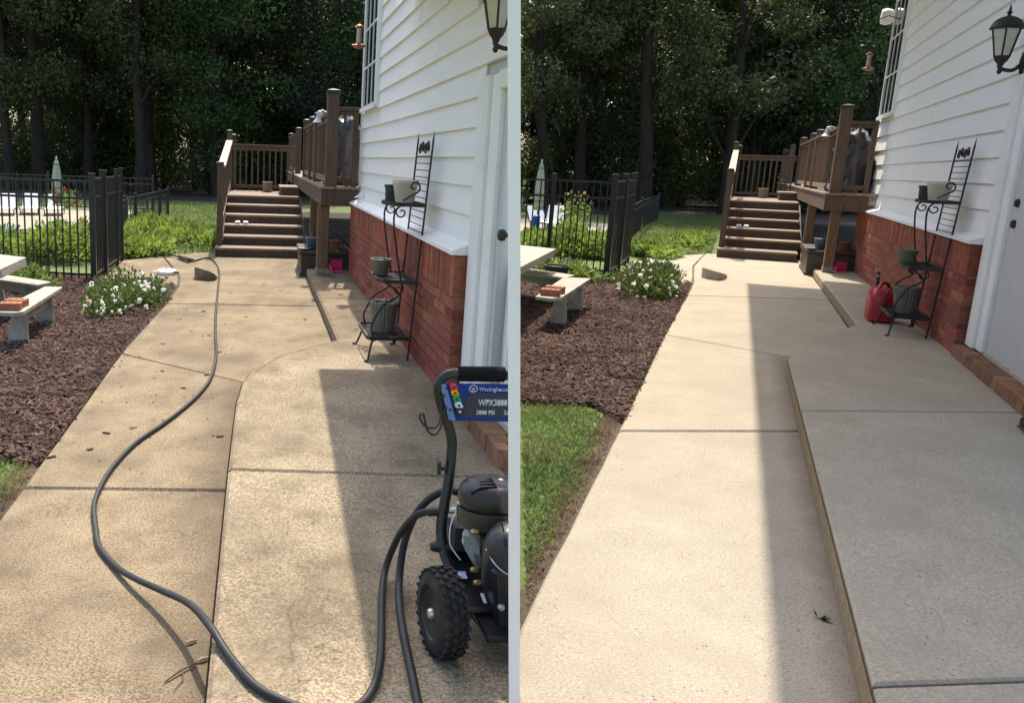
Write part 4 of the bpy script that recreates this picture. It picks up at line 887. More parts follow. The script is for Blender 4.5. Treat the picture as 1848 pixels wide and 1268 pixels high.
bush('climbing_rose', 'L', (-4.9, 13.4, .55), (.75, .3, .6), 420, .09, m_climb, 'loose pale green climber along the fence top, stained walk', 'plant', up=.2, aspect=.6)
bush('climbing_rose', 'R', (-3.5, 15.0, .75), (.7, .3, .7), 420, .09, m_climb, 'loose pale green climber along the fence top, washed walk', 'plant', up=.2, aspect=.6)
bush('flower_clump', 'L', (-4.3, 20.8, .35), (.45, .4, .45), 300, .09, m_climb, 'small clump of red flowers beside the parasol, stained walk', 'plant', 9, (m_petalr,), fsize=.07)
bush('flower_clump', 'R', (-3.6, 22.5, .45), (.4, .4, .6), 300, .09, m_climb, 'small clump of yellow flowers behind the gate, washed walk', 'plant', 6, (m_petaly,), fsize=.07)

# ================================================================== PLANT STANDS AND POTS
def spiral(c, r0, turns, e1, e2, n=22, start=0.0):
    c, e1, e2 = Vector(c), Vector(e1), Vector(e2)
    return [c + (e1 * math.cos(start + turns * 6.283 * i / n) + e2 * math.sin(start + turns * 6.283 * i / n)) * r0 * (1 - .75 * i / n) for i in range(n + 1)]
def pot(name, pl, c, rb, rt_, h, mat, label, rim=.012, rib=0.0, soil=True, group=None, n=28):
    t = Thing(name, pl, c, label, 'pot', group); c = Vector(c)
    b = t.part('pot_body', MB().lathe([(rb * .96, 0), (rb, .006), (rt_ - rim * .5, h * .82), (rt_ - rim * .4, h * .83), (rt_, h * .84), (rt_ + .002, h - .004), (rt_ - .004, h), (rt_ - rim, h - .002), (rt_ - rim * 1.1, h * .9)], n, c, rib=rib), mat, smooth=rib == 0)
    if soil: t.part('soil', MB().lathe([(rt_ - rim * 1.15, h * .86), (rt_ * .3, h * .9)], n, c), m_soil)
    return t
def plant_stand(pl, u0, v0, zb, du, dv, k, label, walk):
    t = Thing('plant_stand', pl, (v0, u0, zb), label, 'plant stand', 'wrought iron plant stands')
    r_ = .0075 * k; vb = v0 + dv; um = u0 + du / 2
    zs = [zb + .17 * k, zb + .60 * k, zb + 1.17 * k]; X, Y, Z = Vector((1, 0, 0)), Vector((0, 1, 0)), Vector((0, 0, 1))
    # ladder back along the wall, leaning to it
    tp = .09
    lad = lambda s, z: (vb + tp * (z - zb) / (1.67 * k), u0 + s * du - .18 * du * (z - zb) / (1.67 * k), z)
    for s in (0.0, 1.0): t.part('ladder_rail', MB().tube([lad(s, zb), lad(s, zb + .8 * k), lad(s, zb + 1.63 * k), lad(s, zb + 1.70 * k)], [r_, r_, r_, .001], 7), m_iron, smooth=True)
    nr = 16
    for i in range(nr):
        z = zb + (.72 + .80 * i / nr) * k; t.part('rung', MB().tube([lad(0, z), lad(1, z)], .0038 * k, 5), m_iron)
    for zz in (1.52, ): t.part('rung', MB().tube([lad(0, zb + zz * k), lad(1, zb + zz * k)], r_ * .8, 6), m_iron)
    for s, d in ((.25, 1), (.42, -1), (.60, 1), (.78, -1)):
        c = Vector(lad(s, zb + 1.575 * k)); m = MB().tube(spiral(c + Z * .012, .048 * k, 1.3 * d, Y, Z), .006 * k, 5); t.part('scroll', m, m_iron, smooth=True)
    # shelves
    shelves = [[(v0, u0 + .06), (v0 + .02, u0), (vb, u0), (vb, u0 + du), (v0 + .02, u0 + du), (v0, u0 + du - .06)],
               [(v0 + .07, um - .16), (v0 + .11, u0 + .05), (vb + .035, u0 - .06 * du), (vb + .035, u0 + .93 * du), (v0 + .11, u0 + du - .05), (v0 + .07, um + .16)],
               [(v0 + .12, um - .16), (v0 + .16, u0 + .03), (vb + .06, u0 - .10 * du), (vb + .06, u0 + .88 * du), (v0 + .16, u0 + du - .10), (v0 + .12, um + .10)]]
    for i, (sh, z) in enumerate(zip(shelves, zs)):
        m = MB()
        for p, q in zip(sh, sh[1:] + sh[:1]): m.bar((*p, z), (*q, z), .008, .028 * k)
        sf = t.part('shelf', m, m_iron)
        ys = [p[1] for p in sh]; n = 9
        for j in range(1, n):
            y = min(ys) + (max(ys) - min(ys)) * j / n; x0 = min(p[0] for p in sh) + (.02 if 0 < j < n else 0)
            t.part('shelf_slat', MB().box(x0, max(p[0] for p in sh), y - .012, y + .012, z - .002, z + .006), m_iron, parent=sf)
    # feet
    for (x, y, dx, dy) in ((v0 + .03, u0 + .03, -.03, -.12 * du), (v0 + .03, u0 + du - .03, -.05, 0), (vb - .02, u0 + du - .03, 0, 0)):
        t.part('leg', MB().tube(smoothpath([(x + .05, y, zs[0] - .01), (x + .01, y, zs[0] - .03), (x + dx * .4, y + dy * .5, zb + .07), (x + dx, y + dy, zb + .008), (x + dx - .025, y + dy, zb + .012)], 5), r_ * 1.1, 7), m_iron, smooth=True)
    # supports between shelves
    for y in (u0 + .08 * du, u0 + .9 * du):
        a = (v0 + .05, y, zs[0]); b = (v0 + .12, y, zs[1])
        t.part('support', MB().tube(smoothpath([a, (v0 + .035, y, zs[0] + .10 * k), (v0 + .12, y, zs[0] + .25 * k), (v0 + .23, y, zs[1] - .10 * k), b[:2] + (zs[1] - .005,)], 6), r_, 7), m_iron, smooth=True)
        t.part('support', MB().tube(smoothpath([(v0 + .24, y, zs[1]), (v0 + .21, y, zs[1] + .15 * k), (v0 + .17, y, zs[2] - .18 * k), (v0 + .17, y, zs[2] - .06 * k), (v0 + .21, y, zs[2] - .01)], 6), r_, 7), m_iron, smooth=True)
        t.part('scroll', MB().tube(spiral((v0 + .22, y, zs[2] - .06 * k), .05 * k, 1.2, X, Z, start=1.2), .006 * k, 6), m_iron, smooth=True)
        t.part('scroll', MB().tube(spiral((v0 + .22, y, zs[1] - .06 * k), .05 * k, 1.2, -X, Z, start=1.2), .006 * k, 6), m_iron, smooth=True)
    for y, s in ((u0 + .02 * du, 1), (um + .1, -1)):
        t.part('scroll', MB().tube(smoothpath(list(spiral((v0 + .30, y, zs[2] + .13 * k), .05 * k, 1.0, X, Z, start=-1.5))[::-1] + [(v0 + .22, y, zs[2] + .03 * k)], 2), .007 * k, 6), m_iron, smooth=True)
    pot('flower_pot', pl, (v0 + .155, u0 + .42 * du, zs[0] + .008), .075 * k, .108 * k, .235 * k, m_potg, 'ribbed green pot on the lowest shelf of the stand, ' + walk, rib=.05, group='pots on the plant stands', n=40)
    pot('flower_pot', pl, (v0 + .13, u0 + .62 * du, zs[1] + .008), .055 * k, .082 * k, .125 * k, m_potg, 'small grey pot on the middle shelf of the stand, ' + walk, group='pots on the plant stands')
    pot('flower_pot', pl, (v0 + .27, u0 + .38 * du, zs[2] + .008), .072 * k, .10 * k, .165 * k, m_potc, 'cream pot on the top shelf of the stand, ' + walk, soil=False, group='pots on the plant stands')
    pot('flower_pot', pl, (v0 + .19, u0 + .66 * du, zs[2] + .008), .045 * k, .055 * k, .125 * k, m_potd, 'small black pot beside the cream one, ' + walk, soil=False, group='pots on the plant stands')
    # dry stems in the lowest pot
    m = MB(); c = Vector((v0 + .155, u0 + .42 * du, zs[0] + .22 * k))
    for i in range(26):
        a = random.uniform(0, 6.28); m.tube([c + Vector((math.cos(a) * .06, math.sin(a) * .06, 0)), c + Vector((math.cos(a) * .10, math.sin(a) * .10, random.uniform(.01, .05)))], .0025, 4)
    dt = Thing('dry_plant', pl, tuple(c), 'withered plant in the lowest pot of the stand, ' + walk, 'plant'); ds = dt.part('dry_stem', m, M('straw', (.30, .26, .17), .9, .3, 20, 0)); ds['kind'] = 'stuff'
plant_stand('L', 6.50, .84, .13, .62, .31, 1.0, 'tall black wrought iron plant stand beside the pressure washer', 'stained walk')
plant_stand('R', 9.86, 1.47, .13, .72, .32, 1.09, 'tall black wrought iron plant stand beside the red fuel can', 'washed walk')

for pl, D in (('L', DA), ('R', DB)):
    solo('under_deck_dark_sheet', pl, (D['L'], D['fu'] + 1, -.02), MB().add([(D['L'] + .02, D['fu'] + 1.0, -.022), (D['R'], D['fu'] + 1.0, -.022), (D['R'], D['bu'] + 2, -.022), (D['L'] + .02, D['bu'] + 2, -.022)], [(0, 1, 2, 3)]), m_forest, kind='structure')  # dark sheet added to deepen the shade on the ground under the deck
# ================================================================== THINGS ON AND UNDER THE DECKS
def deck_things(pl, D, wk):
    k = D['k']; fu, L, z = D['fu'], D['L'], D['z']; pz = D['rise'] * 6
    c = Vector((L + .38, fu + .95, z))
    t = Thing('covered_grill', pl, tuple(c), 'barbecue under a shiny dark cover behind the deck rail, ' + wk, 'grill')
    m = MB(); n = 18; prof = [(.02, .26), (.25, .25), (.45, .245), (.62, .24), (.74, .20), (.86, .15), (.92, .06)]
    vv = []
    for zz, r_ in prof:
        for i in range(n):
            a = 6.283 * i / n; q = 1 + .10 * math.sin(3 * a + zz * 6) + .05 * math.sin(7 * a - zz * 9); vv.append((c.x + r_ * 1.15 * k * q * math.cos(a), c.y + r_ * 1.5 * q * math.sin(a), c.z + zz * k + .03 * math.sin(5 * a + 9 * zz)))
    m.add(vv, [(i * n + j, i * n + (j + 1) % n, (i + 1) * n + (j + 1) % n, (i + 1) * n + j) for i in range(len(prof) - 1) for j in range(n)] + [tuple(range((len(prof) - 1) * n, len(prof) * n)), tuple(reversed(range(n)))])
    t.part('grill_cover', m, m_cover)
    pot('deck_pot', pl, (L - .62 * k, D['pb'] - .75, pz), .085 * k, .11 * k, .22 * k, m_pott, 'tan pot standing on the stair platform, ' + wk)
    for i, dx in enumerate((.18, .32)):
        solo('white_block', pl, (D['sL'] + dx, D['su'] + D['run'] * 3 - .30, D['rise'] * 3), MB().box(D['sL'] + dx, D['sL'] + dx + .09 * k, D['su'] + D['run'] * 3 - .35, D['su'] + D['run'] * 3 - .15, D['rise'] * 3 + .001, D['rise'] * 3 + .05 * k), m_whitep, ('left' if i == 0 else 'right') + ' small white block on the third stair tread, ' + wk, 'block', 'small white blocks on the stairs', bevel=.012)
    # resin storage box and what stands on it
    b0, b1, bu0, bu1, bh = D['box']
    t = Thing('storage_box', pl, (b0, bu0, 0), 'dark brown resin storage box under the deck, ' + wk, 'box')
    t.part('box_body', MB().hexa([(b0 + .02, bu0 + .02, 0), (b1 - .02, bu0 + .02, 0), (b1 - .02, bu1 - .02, 0), (b0 + .02, bu1 - .02, 0), (b0 + .01, bu0, bh - .06), (b1 - .01, bu0, bh - .06), (b1 - .01, bu1, bh - .06), (b0 + .01, bu1, bh - .06)]), m_box, bevel=.012)
    t.part('box_lid', MB().box(b0 - .01, b1 + .01, bu0 - .02, bu1 + .02, bh - .058, bh), m_box, bevel=.012); t.part('box_foot', MB().box(b0, b1, bu0 - .005, bu1, -.004, .05), m_box, bevel=.008)
    pot('blue_pot', pl, (b0 + .20 * k, bu0 + .25, bh), .085 * k, .12 * k, .17 * k, m_potb, 'blue grey pot on the storage box, ' + wk)
    pot('terracotta_pot', pl, (b0 + .52 * k, bu0 + .35, bh), .06 * k, .085 * k, .13 * k, m_terra, 'orange clay pot behind the support post, ' + wk)
    solo('shallow_dish', pl, (b0 + .06, bu0 + .08, bh), MB().lathe([(.05, .001), (.10, .02), (.105, .028), (.095, .03), (.06, .02)], 22, (b0 + .06, bu0 + .10, bh)), m_potb, 'shallow grey dish at the corner of the storage box, ' + wk, 'dish', smooth=True)
    solo('black_bottle', pl, (b0 + .24 * k, bu0 + .9, bh), MB().lathe([(.035, .001), (.037, .02), (.037, .16), (.02, .20), (.016, .29), (.018, .30)], 14, (b0 + .24 * k, bu0 + .9, bh)), m_blackp, 'tall black bottle on the storage box, ' + wk, 'bottle', smooth=True)
    dv, du_ = D['pan']
    t = Thing('dustpan', pl, (dv, du_, .115), 'pink plastic dustpan lying by the brick wall, ' + wk, 'dustpan')
    t.part('pan', MB().hexa([(dv, du_, .118), (dv + .16, du_, .118), (dv + .16, du_ + .30, .118), (dv, du_ + .30, .118), (dv, du_, .124), (dv + .16, du_, .124), (dv + .16, du_ + .30, .124), (dv, du_ + .30, .124)]), m_pink)
    t.part('pan_wall', MB().bar((dv, du_, .15), (dv - .02, du_ + .30, .17), .006, .07).bar((dv, du_ + .30, .19), (dv + .16, du_ + .30, .19), .006, .14), m_pink)
DA.update(box=(.60, 1.32, 12.35, 13.4, .36), pan=(1.02, 11.9)); DB.update(box=(1.16, 1.95, 16.55, 18.0, .42), pan=(1.60, 16.25))
deck_things('L', DA, 'stained walk'); deck_things('R', DB, 'washed walk')
# ================================================================== HANGING FEEDERS
def feeder(pl, v, u, z, k, label, wallv):
    t = Thing('bird_feeder', pl, (v, u, z), label, 'bird feeder'); c = Vector((v, u, z))
    t.part('base_tray', MB().lathe([(.02, -.012), (.055, 0), (.075, .012), (.078, .022), (.05, .034), (.03, .05)], 20, c), m_copper, smooth=True)
    t.part('glass_tube', MB().lathe([(.03, .045), (.032, .10), (.030, .215)], 16, c), M('feeder_glass', (.42, .36, .28), .12, .2, 9, 0, spec=.6), smooth=True)
    t.part('top_cap', MB().lathe([(.03, .21), (.055, .222), (.05, .236), (.02, .256), (.008, .262), (.008, .28)], 18, c), m_copper, smooth=True)
    for i in range(4):
        a = i * 1.571 + .4; t.part('port', MB().lathe([(.012, 0), (.018, .012), (.006, .02)], 8, c + Vector((math.cos(a) * .075, math.sin(a) * .075, .012))), m_copper)
    t.part('hanging_wire', MB().tube([c + Vector((0, 0, .275)), c + Vector((0, 0, .62 * k))], .0025, 5), m_iron)
    t.part('bracket', MB().tube([(v, u, z + .62 * k), (v + (wallv - v) * .5, u, z + .68 * k), (wallv, u, z + .62 * k)], .007, 6), m_iron)
feeder('L', 1.155, 10.85, 2.90, 1.0, 'copper and glass hummingbird feeder above the deck rail, stained walk', 1.32)
feeder('R', 1.60, 16.3, 3.22, 1.15, 'copper and glass hummingbird feeder above the deck rail, washed walk', 1.96)
t = Thing('flood_light', 'R', (1.9, 17.16, 4.1), 'white flood light on the house corner, washed walk', 'light')
t.part('lamp_head', MB().lathe([(.05, -.10), (.11, -.09), (.13, -.02), (.11, .05), (.05, .08)], 16, (1.86, 17.2, 4.12), axis='x'), m_whitep, smooth=True)
t.part('mount', MB().box(1.88, 1.99, 17.11, 17.3, 4.05, 4.2), m_whitep, bevel=.01)

# ================================================================== POOL CORNER
solo('pool_patio', 'L', (-6, 22, -.03), MB().add([(-14, 19.2, -.02), (-4.2, 19.2, -.02), (-3.6, 21, -.02), (-3.4, 26, -.02), (-14, 26.4, -.02)], [(0, 1, 2, 3, 4)]), CON['R'], kind='structure')
solo('pool_water', 'L', (-7, 18.6, -.01), MB().add([(-10, 17.4, -.012), (-5.5, 17.4, -.012), (-4.9, 18.8, -.012), (-5.2, 20.2, -.012), (-10, 20.2, -.012)], [(0, 1, 2, 3, 4)]), m_water, kind='structure')
solo('pool_patio', 'R', (-4.5, 22, -.03), MB().add([(-8.6, 19.4, -.02), (-3.9, 20.2, -.02), (-3.2, 22.5, -.02), (-3.0, 28.5, -.02), (-11, 28.5, -.02)], [(0, 1, 2, 3, 4)]), CON['R'], kind='structure', cut=True)
def parasol(pl, c, h, label):
    t = Thing('folded_parasol', pl, c, label, 'parasol'); c = Vector(c)
    n = 16; prof = [(.10, h * .34), (.115, h * .40), (.11, h * .6), (.085, h * .8), (.05, h * .94), (.015, h)]
    t.part('folded_canopy', MB().lathe([(r_ * 1.05, z) for r_, z in prof], n, c, rib=-.22), m_umb)
    for i in range(7):
        a, b = i / 7 * .62 + .36, i / 7 * .62 + .39; rr = .115 * (1 - max(0, a - .5) * 1.4)
        t.part('stripe', MB().lathe([(rr + .012, h * a), (rr + .010, h * b)], n, c, rib=-.2), m_umbs)
    t.part('pole', MB().tube([c, c + Vector((0, 0, h * .36))], .022, 8), m_woodt); t.part('finial', MB().lathe([(.012, h), (.02, h + .02), (.003, h + .05)], 8, c), m_whitep)
    t.part('foot', MB().lathe([(.22, 0), (.22, .04), (.05, .07)], 16, c), m_potd)
parasol('L', (-4.56, 21, -.02), 1.46, 'folded striped parasol beyond the fence, stained walk'); parasol('R', (-4.38, 22, -.02), 1.76, 'folded striped parasol beyond the fence, washed walk')
def lounger(pl, c, rz, k, label):
    t = Thing('pool_lounger', pl, c, label, 'lounger', 'white pool loungers', rot=rz)
    P_ = lambda nm, m, mt=m_whitep: t.part(nm, m, mt, local=True)
    P_('back_sling', MB().hexa([(-.26 * k, .0, .22 * k), (.26 * k, 0, .22 * k), (.26 * k, .02, .22 * k), (-.26 * k, .02, .22 * k), (-.24 * k, .30, .62 * k), (.24 * k, .30, .62 * k), (.24 * k, .32, .62 * k), (-.24 * k, .32, .62 * k)]))
    P_('seat_sling', MB().box(-.26 * k, .26 * k, -1.1, .01, .20 * k, .22 * k))
    P_('frame', MB().tube([(-.28 * k, -1.1, .2 * k), (-.28 * k, 0, .2 * k), (-.26 * k, .32, .64 * k)], .015, 6).tube([(.28 * k, -1.1, .2 * k), (.28 * k, 0, .2 * k), (.26 * k, .32, .64 * k)], .015, 6), m_dgrey)
    for x, y in ((-.27, -1), (.27, -1), (-.27, -.05), (.27, -.05)): P_('leg', MB().tube([(x * k, y, 0), (x * k, y, .2 * k)], .014, 6), m_dgrey)
lounger('L', (-6.5, 24.0, -.02), .2, .8, 'white pool lounger at the left picture edge'); lounger('L', (-6.0, 24.4, -.02), .2, .8, 'middle white pool lounger left of the parasol, stained walk'); lounger('L', (-5.35, 24.4, -.02), .15, .8, 'white pool lounger nearest the folded parasol, stained walk')
lounger('R', (-4.85, 24.5, -.02), .7, .95, 'white pool lounger behind the blue drum, washed walk'); lounger('R', (-4.55, 25.4, -.02), .1, .95, 'white pool lounger behind the folded parasol, washed walk')
solo('blue_drum', 'R', (-4.0, 20.0, -.02), MB().lathe([(.075, 0), (.08, .02), (.08, .5), (.07, .55), (.02, .57)], 18, (-4.0, 20.0, .0)), m_bluep, 'slim blue drum standing by the pool, washed walk', 'drum', smooth=True)
pot('dark_planter', 'L', (-2.85, 11.0, 0), .16, .2, .24, m_potd, 'large dark planter behind the picnic table, stained walk'); pot('dark_planter', 'R', (-2.2, 12.7, 0), .14, .17, .26, m_potd, 'dark planter half hidden by the picnic table, washed walk')

# ================================================================== PRESSURE WASHER, HOSE AND SMALL THINGS (stained walk)
t = Thing('pressure_washer', 'L', (.66, 2.6, .13), 'black petrol pressure washer with a blue panel at the house door', 'washer')
K = dict(cut=True)
t.part('frame_tube', MB().tube(smoothpath([(.90, 2.80, .925), (.80, 2.80, .925), (.70, 2.80, .925), (.645, 2.80, .925), (.615, 2.80, .905), (.605, 2.80, .87), (.62, 2.80, .81), (.64, 2.80, .76), (.66, 2.80, .70), (.66, 2.79, .63), (.65, 2.77, .54), (.632, 2.75, .43), (.632, 2.73, .37), (.648, 2.68, .305), (.69, 2.56, .235), (.75, 2.46, .195), (.95, 2.44, .19)], 6), .0185, 12), m_blacks, smooth=True, **K)
t.part('foam_grip', MB().tube([(.665, 2.80, .926), (.675, 2.80, .926), (.822, 2.80, .926), (.826, 2.80, .926)], [.020, .0255, .0255, .020], 14), m_foam, smooth=True, **K)
pn = t.part('control_panel', MB().hexa([(.623, 2.772, .898), (.95, 2.772, .898), (.95, 2.784, .898), (.623, 2.784, .898), (.662, 2.762, .776), (.95, 2.762, .772), (.95, 2.774, .772), (.662, 2.774, .776)]), m_blue, bevel=.002, **K)
t.part('panel_edge', MB().hexa([(.606, 2.785, .893), (.623, 2.771, .897), (.623, 2.783, .897), (.608, 2.797, .893), (.640, 2.775, .775), (.661, 2.761, .777), (.661, 2.773, .777), (.642, 2.787, .775)]), m_bluel, parent=pn, **K)
pl_ = lambda z: 2.7615 + (z - .776) * (.010 / .122) - .0012
t.part('panel_dark_field', MB().add([(.700, pl_(.868), .868), (.95, pl_(.868), .868), (.95, pl_(.790), .790), (.682, pl_(.790), .790), (.676, pl_(.800), .800)], [(0, 1, 2, 3, 4)]), m_dgrey, parent=pn, **K)
def lettering(th, name, s_, x, z, size, parent, mat=None, sx=1.0, bold=.0):
    cu = bpy.data.curves.new(name, 'FONT'); cu.body = s_; cu.size = size; cu.offset = bold; cu.extrude = .0002
    ob = bpy.data.objects.new(name, cu); COL.objects.link(ob); dg = bpy.context.evaluated_depsgraph_get(); me = bpy.data.meshes.new_from_object(ob.evaluated_get(dg))
    m = MB(); m.v = [(x + p.co.x * sx, pl_(z + p.co.y) - .0012 - p.co.z, z + p.co.y) for p in me.vertices]; m.f = [tuple(p.vertices) for p in me.polygons]
    bpy.data.objects.remove(ob); bpy.data.curves.remove(cu)
    return th.part(name, m, mat or m_print, parent=parent, cut=True)
lettering(t, 'maker_name', 'Westinghouse', .733, .8765, .0195, pn, sx=.86)
lettering(t, 'model_number', 'WPX3800', .733, .829, .0285, pn, sx=.80, bold=.0007)
lettering(t, 'rating', '3800 PSI', .727, .799, .0195, pn, sx=.92, bold=.0005); lettering(t, 'rating', '3.8 GPM', .8195, .799, .0195, pn, sx=.92, bold=.0005)
rg = MB(); c = Vector((.714, 0, .884))
for i in range(28):
    a, b = 6.283 * i / 28, 6.283 * (i + 1) / 28
    q = [(c.x + r_ * 1.15 * math.cos(x), 0, c.z + r_ * math.sin(x)) for x, r_ in ((a, .0122), (b, .0122), (b, .0107), (a, .0107))]; rg.add([(x, pl_(z) - .0012, z) for x, _, z in q], [(0, 1, 2, 3)])
t.part('round_emblem', rg, m_print, parent=pn, **K)
lettering(t, 'emblem_letter', 'W', .7075, .8795, .0115, pn, sx=1.05, bold=.0004)
em = MB(); em.add([(.7075, pl_(.8765) - .0012, .8775), (.7205, pl_(.8765) - .0012, .8775), (.7205, pl_(.8765) - .0012, .8762), (.7075, pl_(.8765) - .0012, .8762)], [(0, 1, 2, 3)]); t.part('emblem_bar', em, m_print, parent=pn)
for (x, z, mt, nm) in ((.645, .892, m_redp, 'red'), (.650, .873, m_yellow, 'yellow'), (.657, .853, m_green, 'green'), (.664, .833, m_whitep, 'white'), (.668, .813, m_blacks, 'black')):
    nz = t.part('spray_nozzle', MB().lathe([(.0105, .006), (.0115, -.004), (.0115, -.016), (.008, -.019)], 8, (x, pl_(z), z), axis='y'), mt, parent=pn)
    t.part('nozzle_core', MB().lathe([(.0045, -.0185), (.0045, -.0225)], 6, (x, pl_(z), z), axis='y'), m_alu if nm == 'black' else m_dgrey, parent=pn); nz['label'] = nm + ' spray nozzle'
    t.part('nozzle_tag', MB().lathe([(.006, 0), (.006, -.003)], 8, (x + .013, pl_(z - .008), z - .008), axis='y'), mt, parent=pn)
for (x, z) in ((.628, .884), (.615, .856), (.625, .815), (.644, .812)): t.part('bolt', MB().lathe([(.006, 0), (.006, -.006), (.003, -.009)], 8, (x, 2.776, z), axis='y'), m_blacks)
t.part('hose_hook', MB().tube(smoothpath([(.612, 2.79, .855), (.61, 2.76, .80), (.592, 2.73, .765), (.56, 2.72, .765), (.538, 2.72, .785), (.532, 2.72, .805), (.543, 2.72, .81), (.55, 2.72, .785), (.562, 2.72, .752), (.585, 2.73, .738), (.61, 2.76, .752), (.624, 2.79, .79)], 6), .0035, 6), m_iron, smooth=True)
t.part('lance_clip', MB().box(.606, .620, 2.75, 2.79, .592, .636).box(.6205, .645, 2.765, 2.79, .60, .615), m_blackp, bevel=.003)
# wheel
wc = Vector((.580, 2.44, .264)); WR = Matrix.Translation(wc) @ Matrix.Rotation(R(10), 4, 'Z') @ Matrix.Scale(.90, 4)
def wpart(name, mb, mat, parent=None, smooth=False, bevel=0):
    mb.v = [tuple(WR @ Vector(p)) for p in mb.v]; return t.part(name, mb, mat, parent=parent, smooth=smooth, bevel=bevel)
ty = wpart('wheel', MB().lathe([(.088, -.036), (.10, -.046), (.125, -.045), (.141, -.034), (.146, -.015), (.146, .015), (.141, .034), (.125, .045), (.10, .046), (.088, .036)], 40, (0, 0, 0), axis='x'), m_tyre, smooth=True)
kb = MB()
for i in range(26):
    a = 6.283 * i / 26
    for j, (x, da, r_) in enumerate(((-.033, 0, .1455), (-.012, .5, .1505), (.012, 0, .1505), (.033, .5, .1455))):
        b = a + da * 6.283 / 26; cc = Vector((x, math.cos(b) * r_, math.sin(b) * r_)); n0 = len(kb.v)
        kb.obox((0, 0, 0), (.015, .020, .009), rz=.5 if j % 2 else -.5); mt4 = Matrix.Translation(cc) @ Matrix.Rotation(b - math.pi / 2, 4, 'X')
        kb.v[n0:] = [tuple(mt4 @ Vector(p)) for p in kb.v[n0:]]
tk = wpart('tread_blocks', kb, m_tyre, ty); tk['kind'] = 'stuff'
wpart('rim', MB().lathe([(.02, -.022), (.06, -.018), (.082, -.028), (.092, -.042), (.096, -.040), (.086, -.015), (.06, -.008)], 30, (0, 0, 0), axis='x'), m_blacks, ty, True)
wpart('hub', MB().lathe([(.006, -.052), (.016, -.05), (.02, -.04), (.02, -.015)], 14, (0, 0, 0), axis='x'), m_alu, ty, True)
for i in range(5):
    a = i * 1.2566; wpart('rim_bolt', MB().lathe([(.006, -.028), (.008, -.02)], 8, (0, math.cos(a) * .05, math.sin(a) * .05), axis='x'), m_alu, ty)
t.part('axle', MB().tube([wc + Vector((-.02, 0, 0)), wc + Vector((.3, .03, 0))], .012, 8), m_blacks, **K)
# base plate, engine, covers
t.part('base_plate', MB().hexa([(.632, 2.80, .30), (.95, 2.80, .30), (.95, 2.36, .20), (.705, 2.36, .20), (.622, 2.80, .345), (.95, 2.80, .345), (.95, 2.36, .225), (.70, 2.36, .225)]), m_blacks, bevel=.006, **K)
t.part('pump_block', MB().box(.655, .78, 2.68, 2.79, .345, .43), m_blackp, bevel=.008, **K)
t.part('frame_foot', MB().tube([(.592, 2.72, .352), (.61, 2.72, .352), (.66, 2.72, .345)], [.014, .02, .02], 10), m_blackp, smooth=True)
cv = t.part('fan_cover', MB().lathe([(.055, -.005), (.092, .0), (.098, .02), (.096, .05), (.088, .066), (.070, .078), (.03, .084)], 26, (.765, 2.64, .535), sx=1.12, sy=.95), m_blackp, smooth=True, **K)
t.part('fan_cover_skirt', MB().lathe([(.070, -.075), (.10, -.06), (.106, -.03), (.104, .0)], 26, (.765, 2.645, .53), sx=1.04, sy=.95), M('bronze_grey_plastic', (.045, .042, .036), .4, .2, 12, .05), smooth=True, **K)
for i in range(5):
    a = (.695 + i * .012, 2.575 + i * .004 - .02 * (i > 2), .598 + i * .003)
for i in range(6):
    y = 2.585 + i * .020; zz = .6185 - abs(i - 2.2) * .0022; t.part('vent_slot', MB().tube([(.682 + .004 * i, y, zz - .024), (.712 + .004 * i, y - .003, zz - .006), (.762, y - .006, zz + .001)], [.0045, .0068, .005], 6), m_foam, parent=cv, **K)
t.part('emblem_button', MB().lathe([(.010, 0), (.010, .003), (.007, .005)], 12, (.792, 2.64, .616)), m_alu, parent=cv, smooth=True, **K)
t.part('fuel_neck', MB().lathe([(.02, 0), (.022, .01), (.016, .02)], 14, (.66, 2.66, .515), axis='x'), m_whitep, smooth=True)
ec = t.part('air_filter_cover', MB().lathe([(.085, .34), (.09, .40), (.088, .455), (.080, .495), (.06, .525), (.02, .537)], 24, (.792, 2.47, 0)), m_blackp, smooth=True, **K)
for i in range(3): t.part('cover_groove', MB().tube([(.748 + i * .022, 2.40, .50), (.752 + i * .022, 2.44, .528), (.758 + i * .02, 2.49, .537)], .003, 5), m_foam, parent=ec, **K)
t.part('trim_wire', MB().tube(smoothpath([(.707, 2.46, .462), (.725, 2.408, .435), (.76, 2.382, .415), (.80, 2.378, .41)], 6), .0025, 5), m_alu, parent=ec, **K)
t.part('engine_body', MB().hexa([(.742, 2.40, .215), (.95, 2.40, .215), (.95, 2.60, .24), (.742, 2.60, .24), (.715, 2.40, .42), (.95, 2.40, .42), (.95, 2.60, .47), (.72, 2.60, .47)]), m_blackp, bevel=.012, **K)
for p in ((.748, 2.394, .305), (.79, 2.394, .27)): t.part('engine_bolt', MB().lathe([(.005, .008), (.011, .004), (.011, -.008), (.006, -.012)], 10, p, axis='y'), m_alu)
t.part('yellow_label', MB().box(.772, .82, 2.391, 2.3985, .307, .325), m_yellow, **K)
t.part('sticker', MB().hexa([(.662, 2.62, .3095), (.69, 2.62, .3095), (.69, 2.585, .3015), (.664, 2.585, .3015), (.662, 2.62, .3105), (.69, 2.62, .3105), (.69, 2.585, .3025), (.664, 2.585, .3025)]), m_label)
t.part('sticker', MB().hexa([(.716, 2.52, .283), (.728, 2.52, .283), (.728, 2.478, .272), (.718, 2.478, .272), (.716, 2.52, .285), (.728, 2.52, .285), (.728, 2.478, .274), (.718, 2.478, .274)]), m_print)
bg_ = MB(); n = 10; vv = []
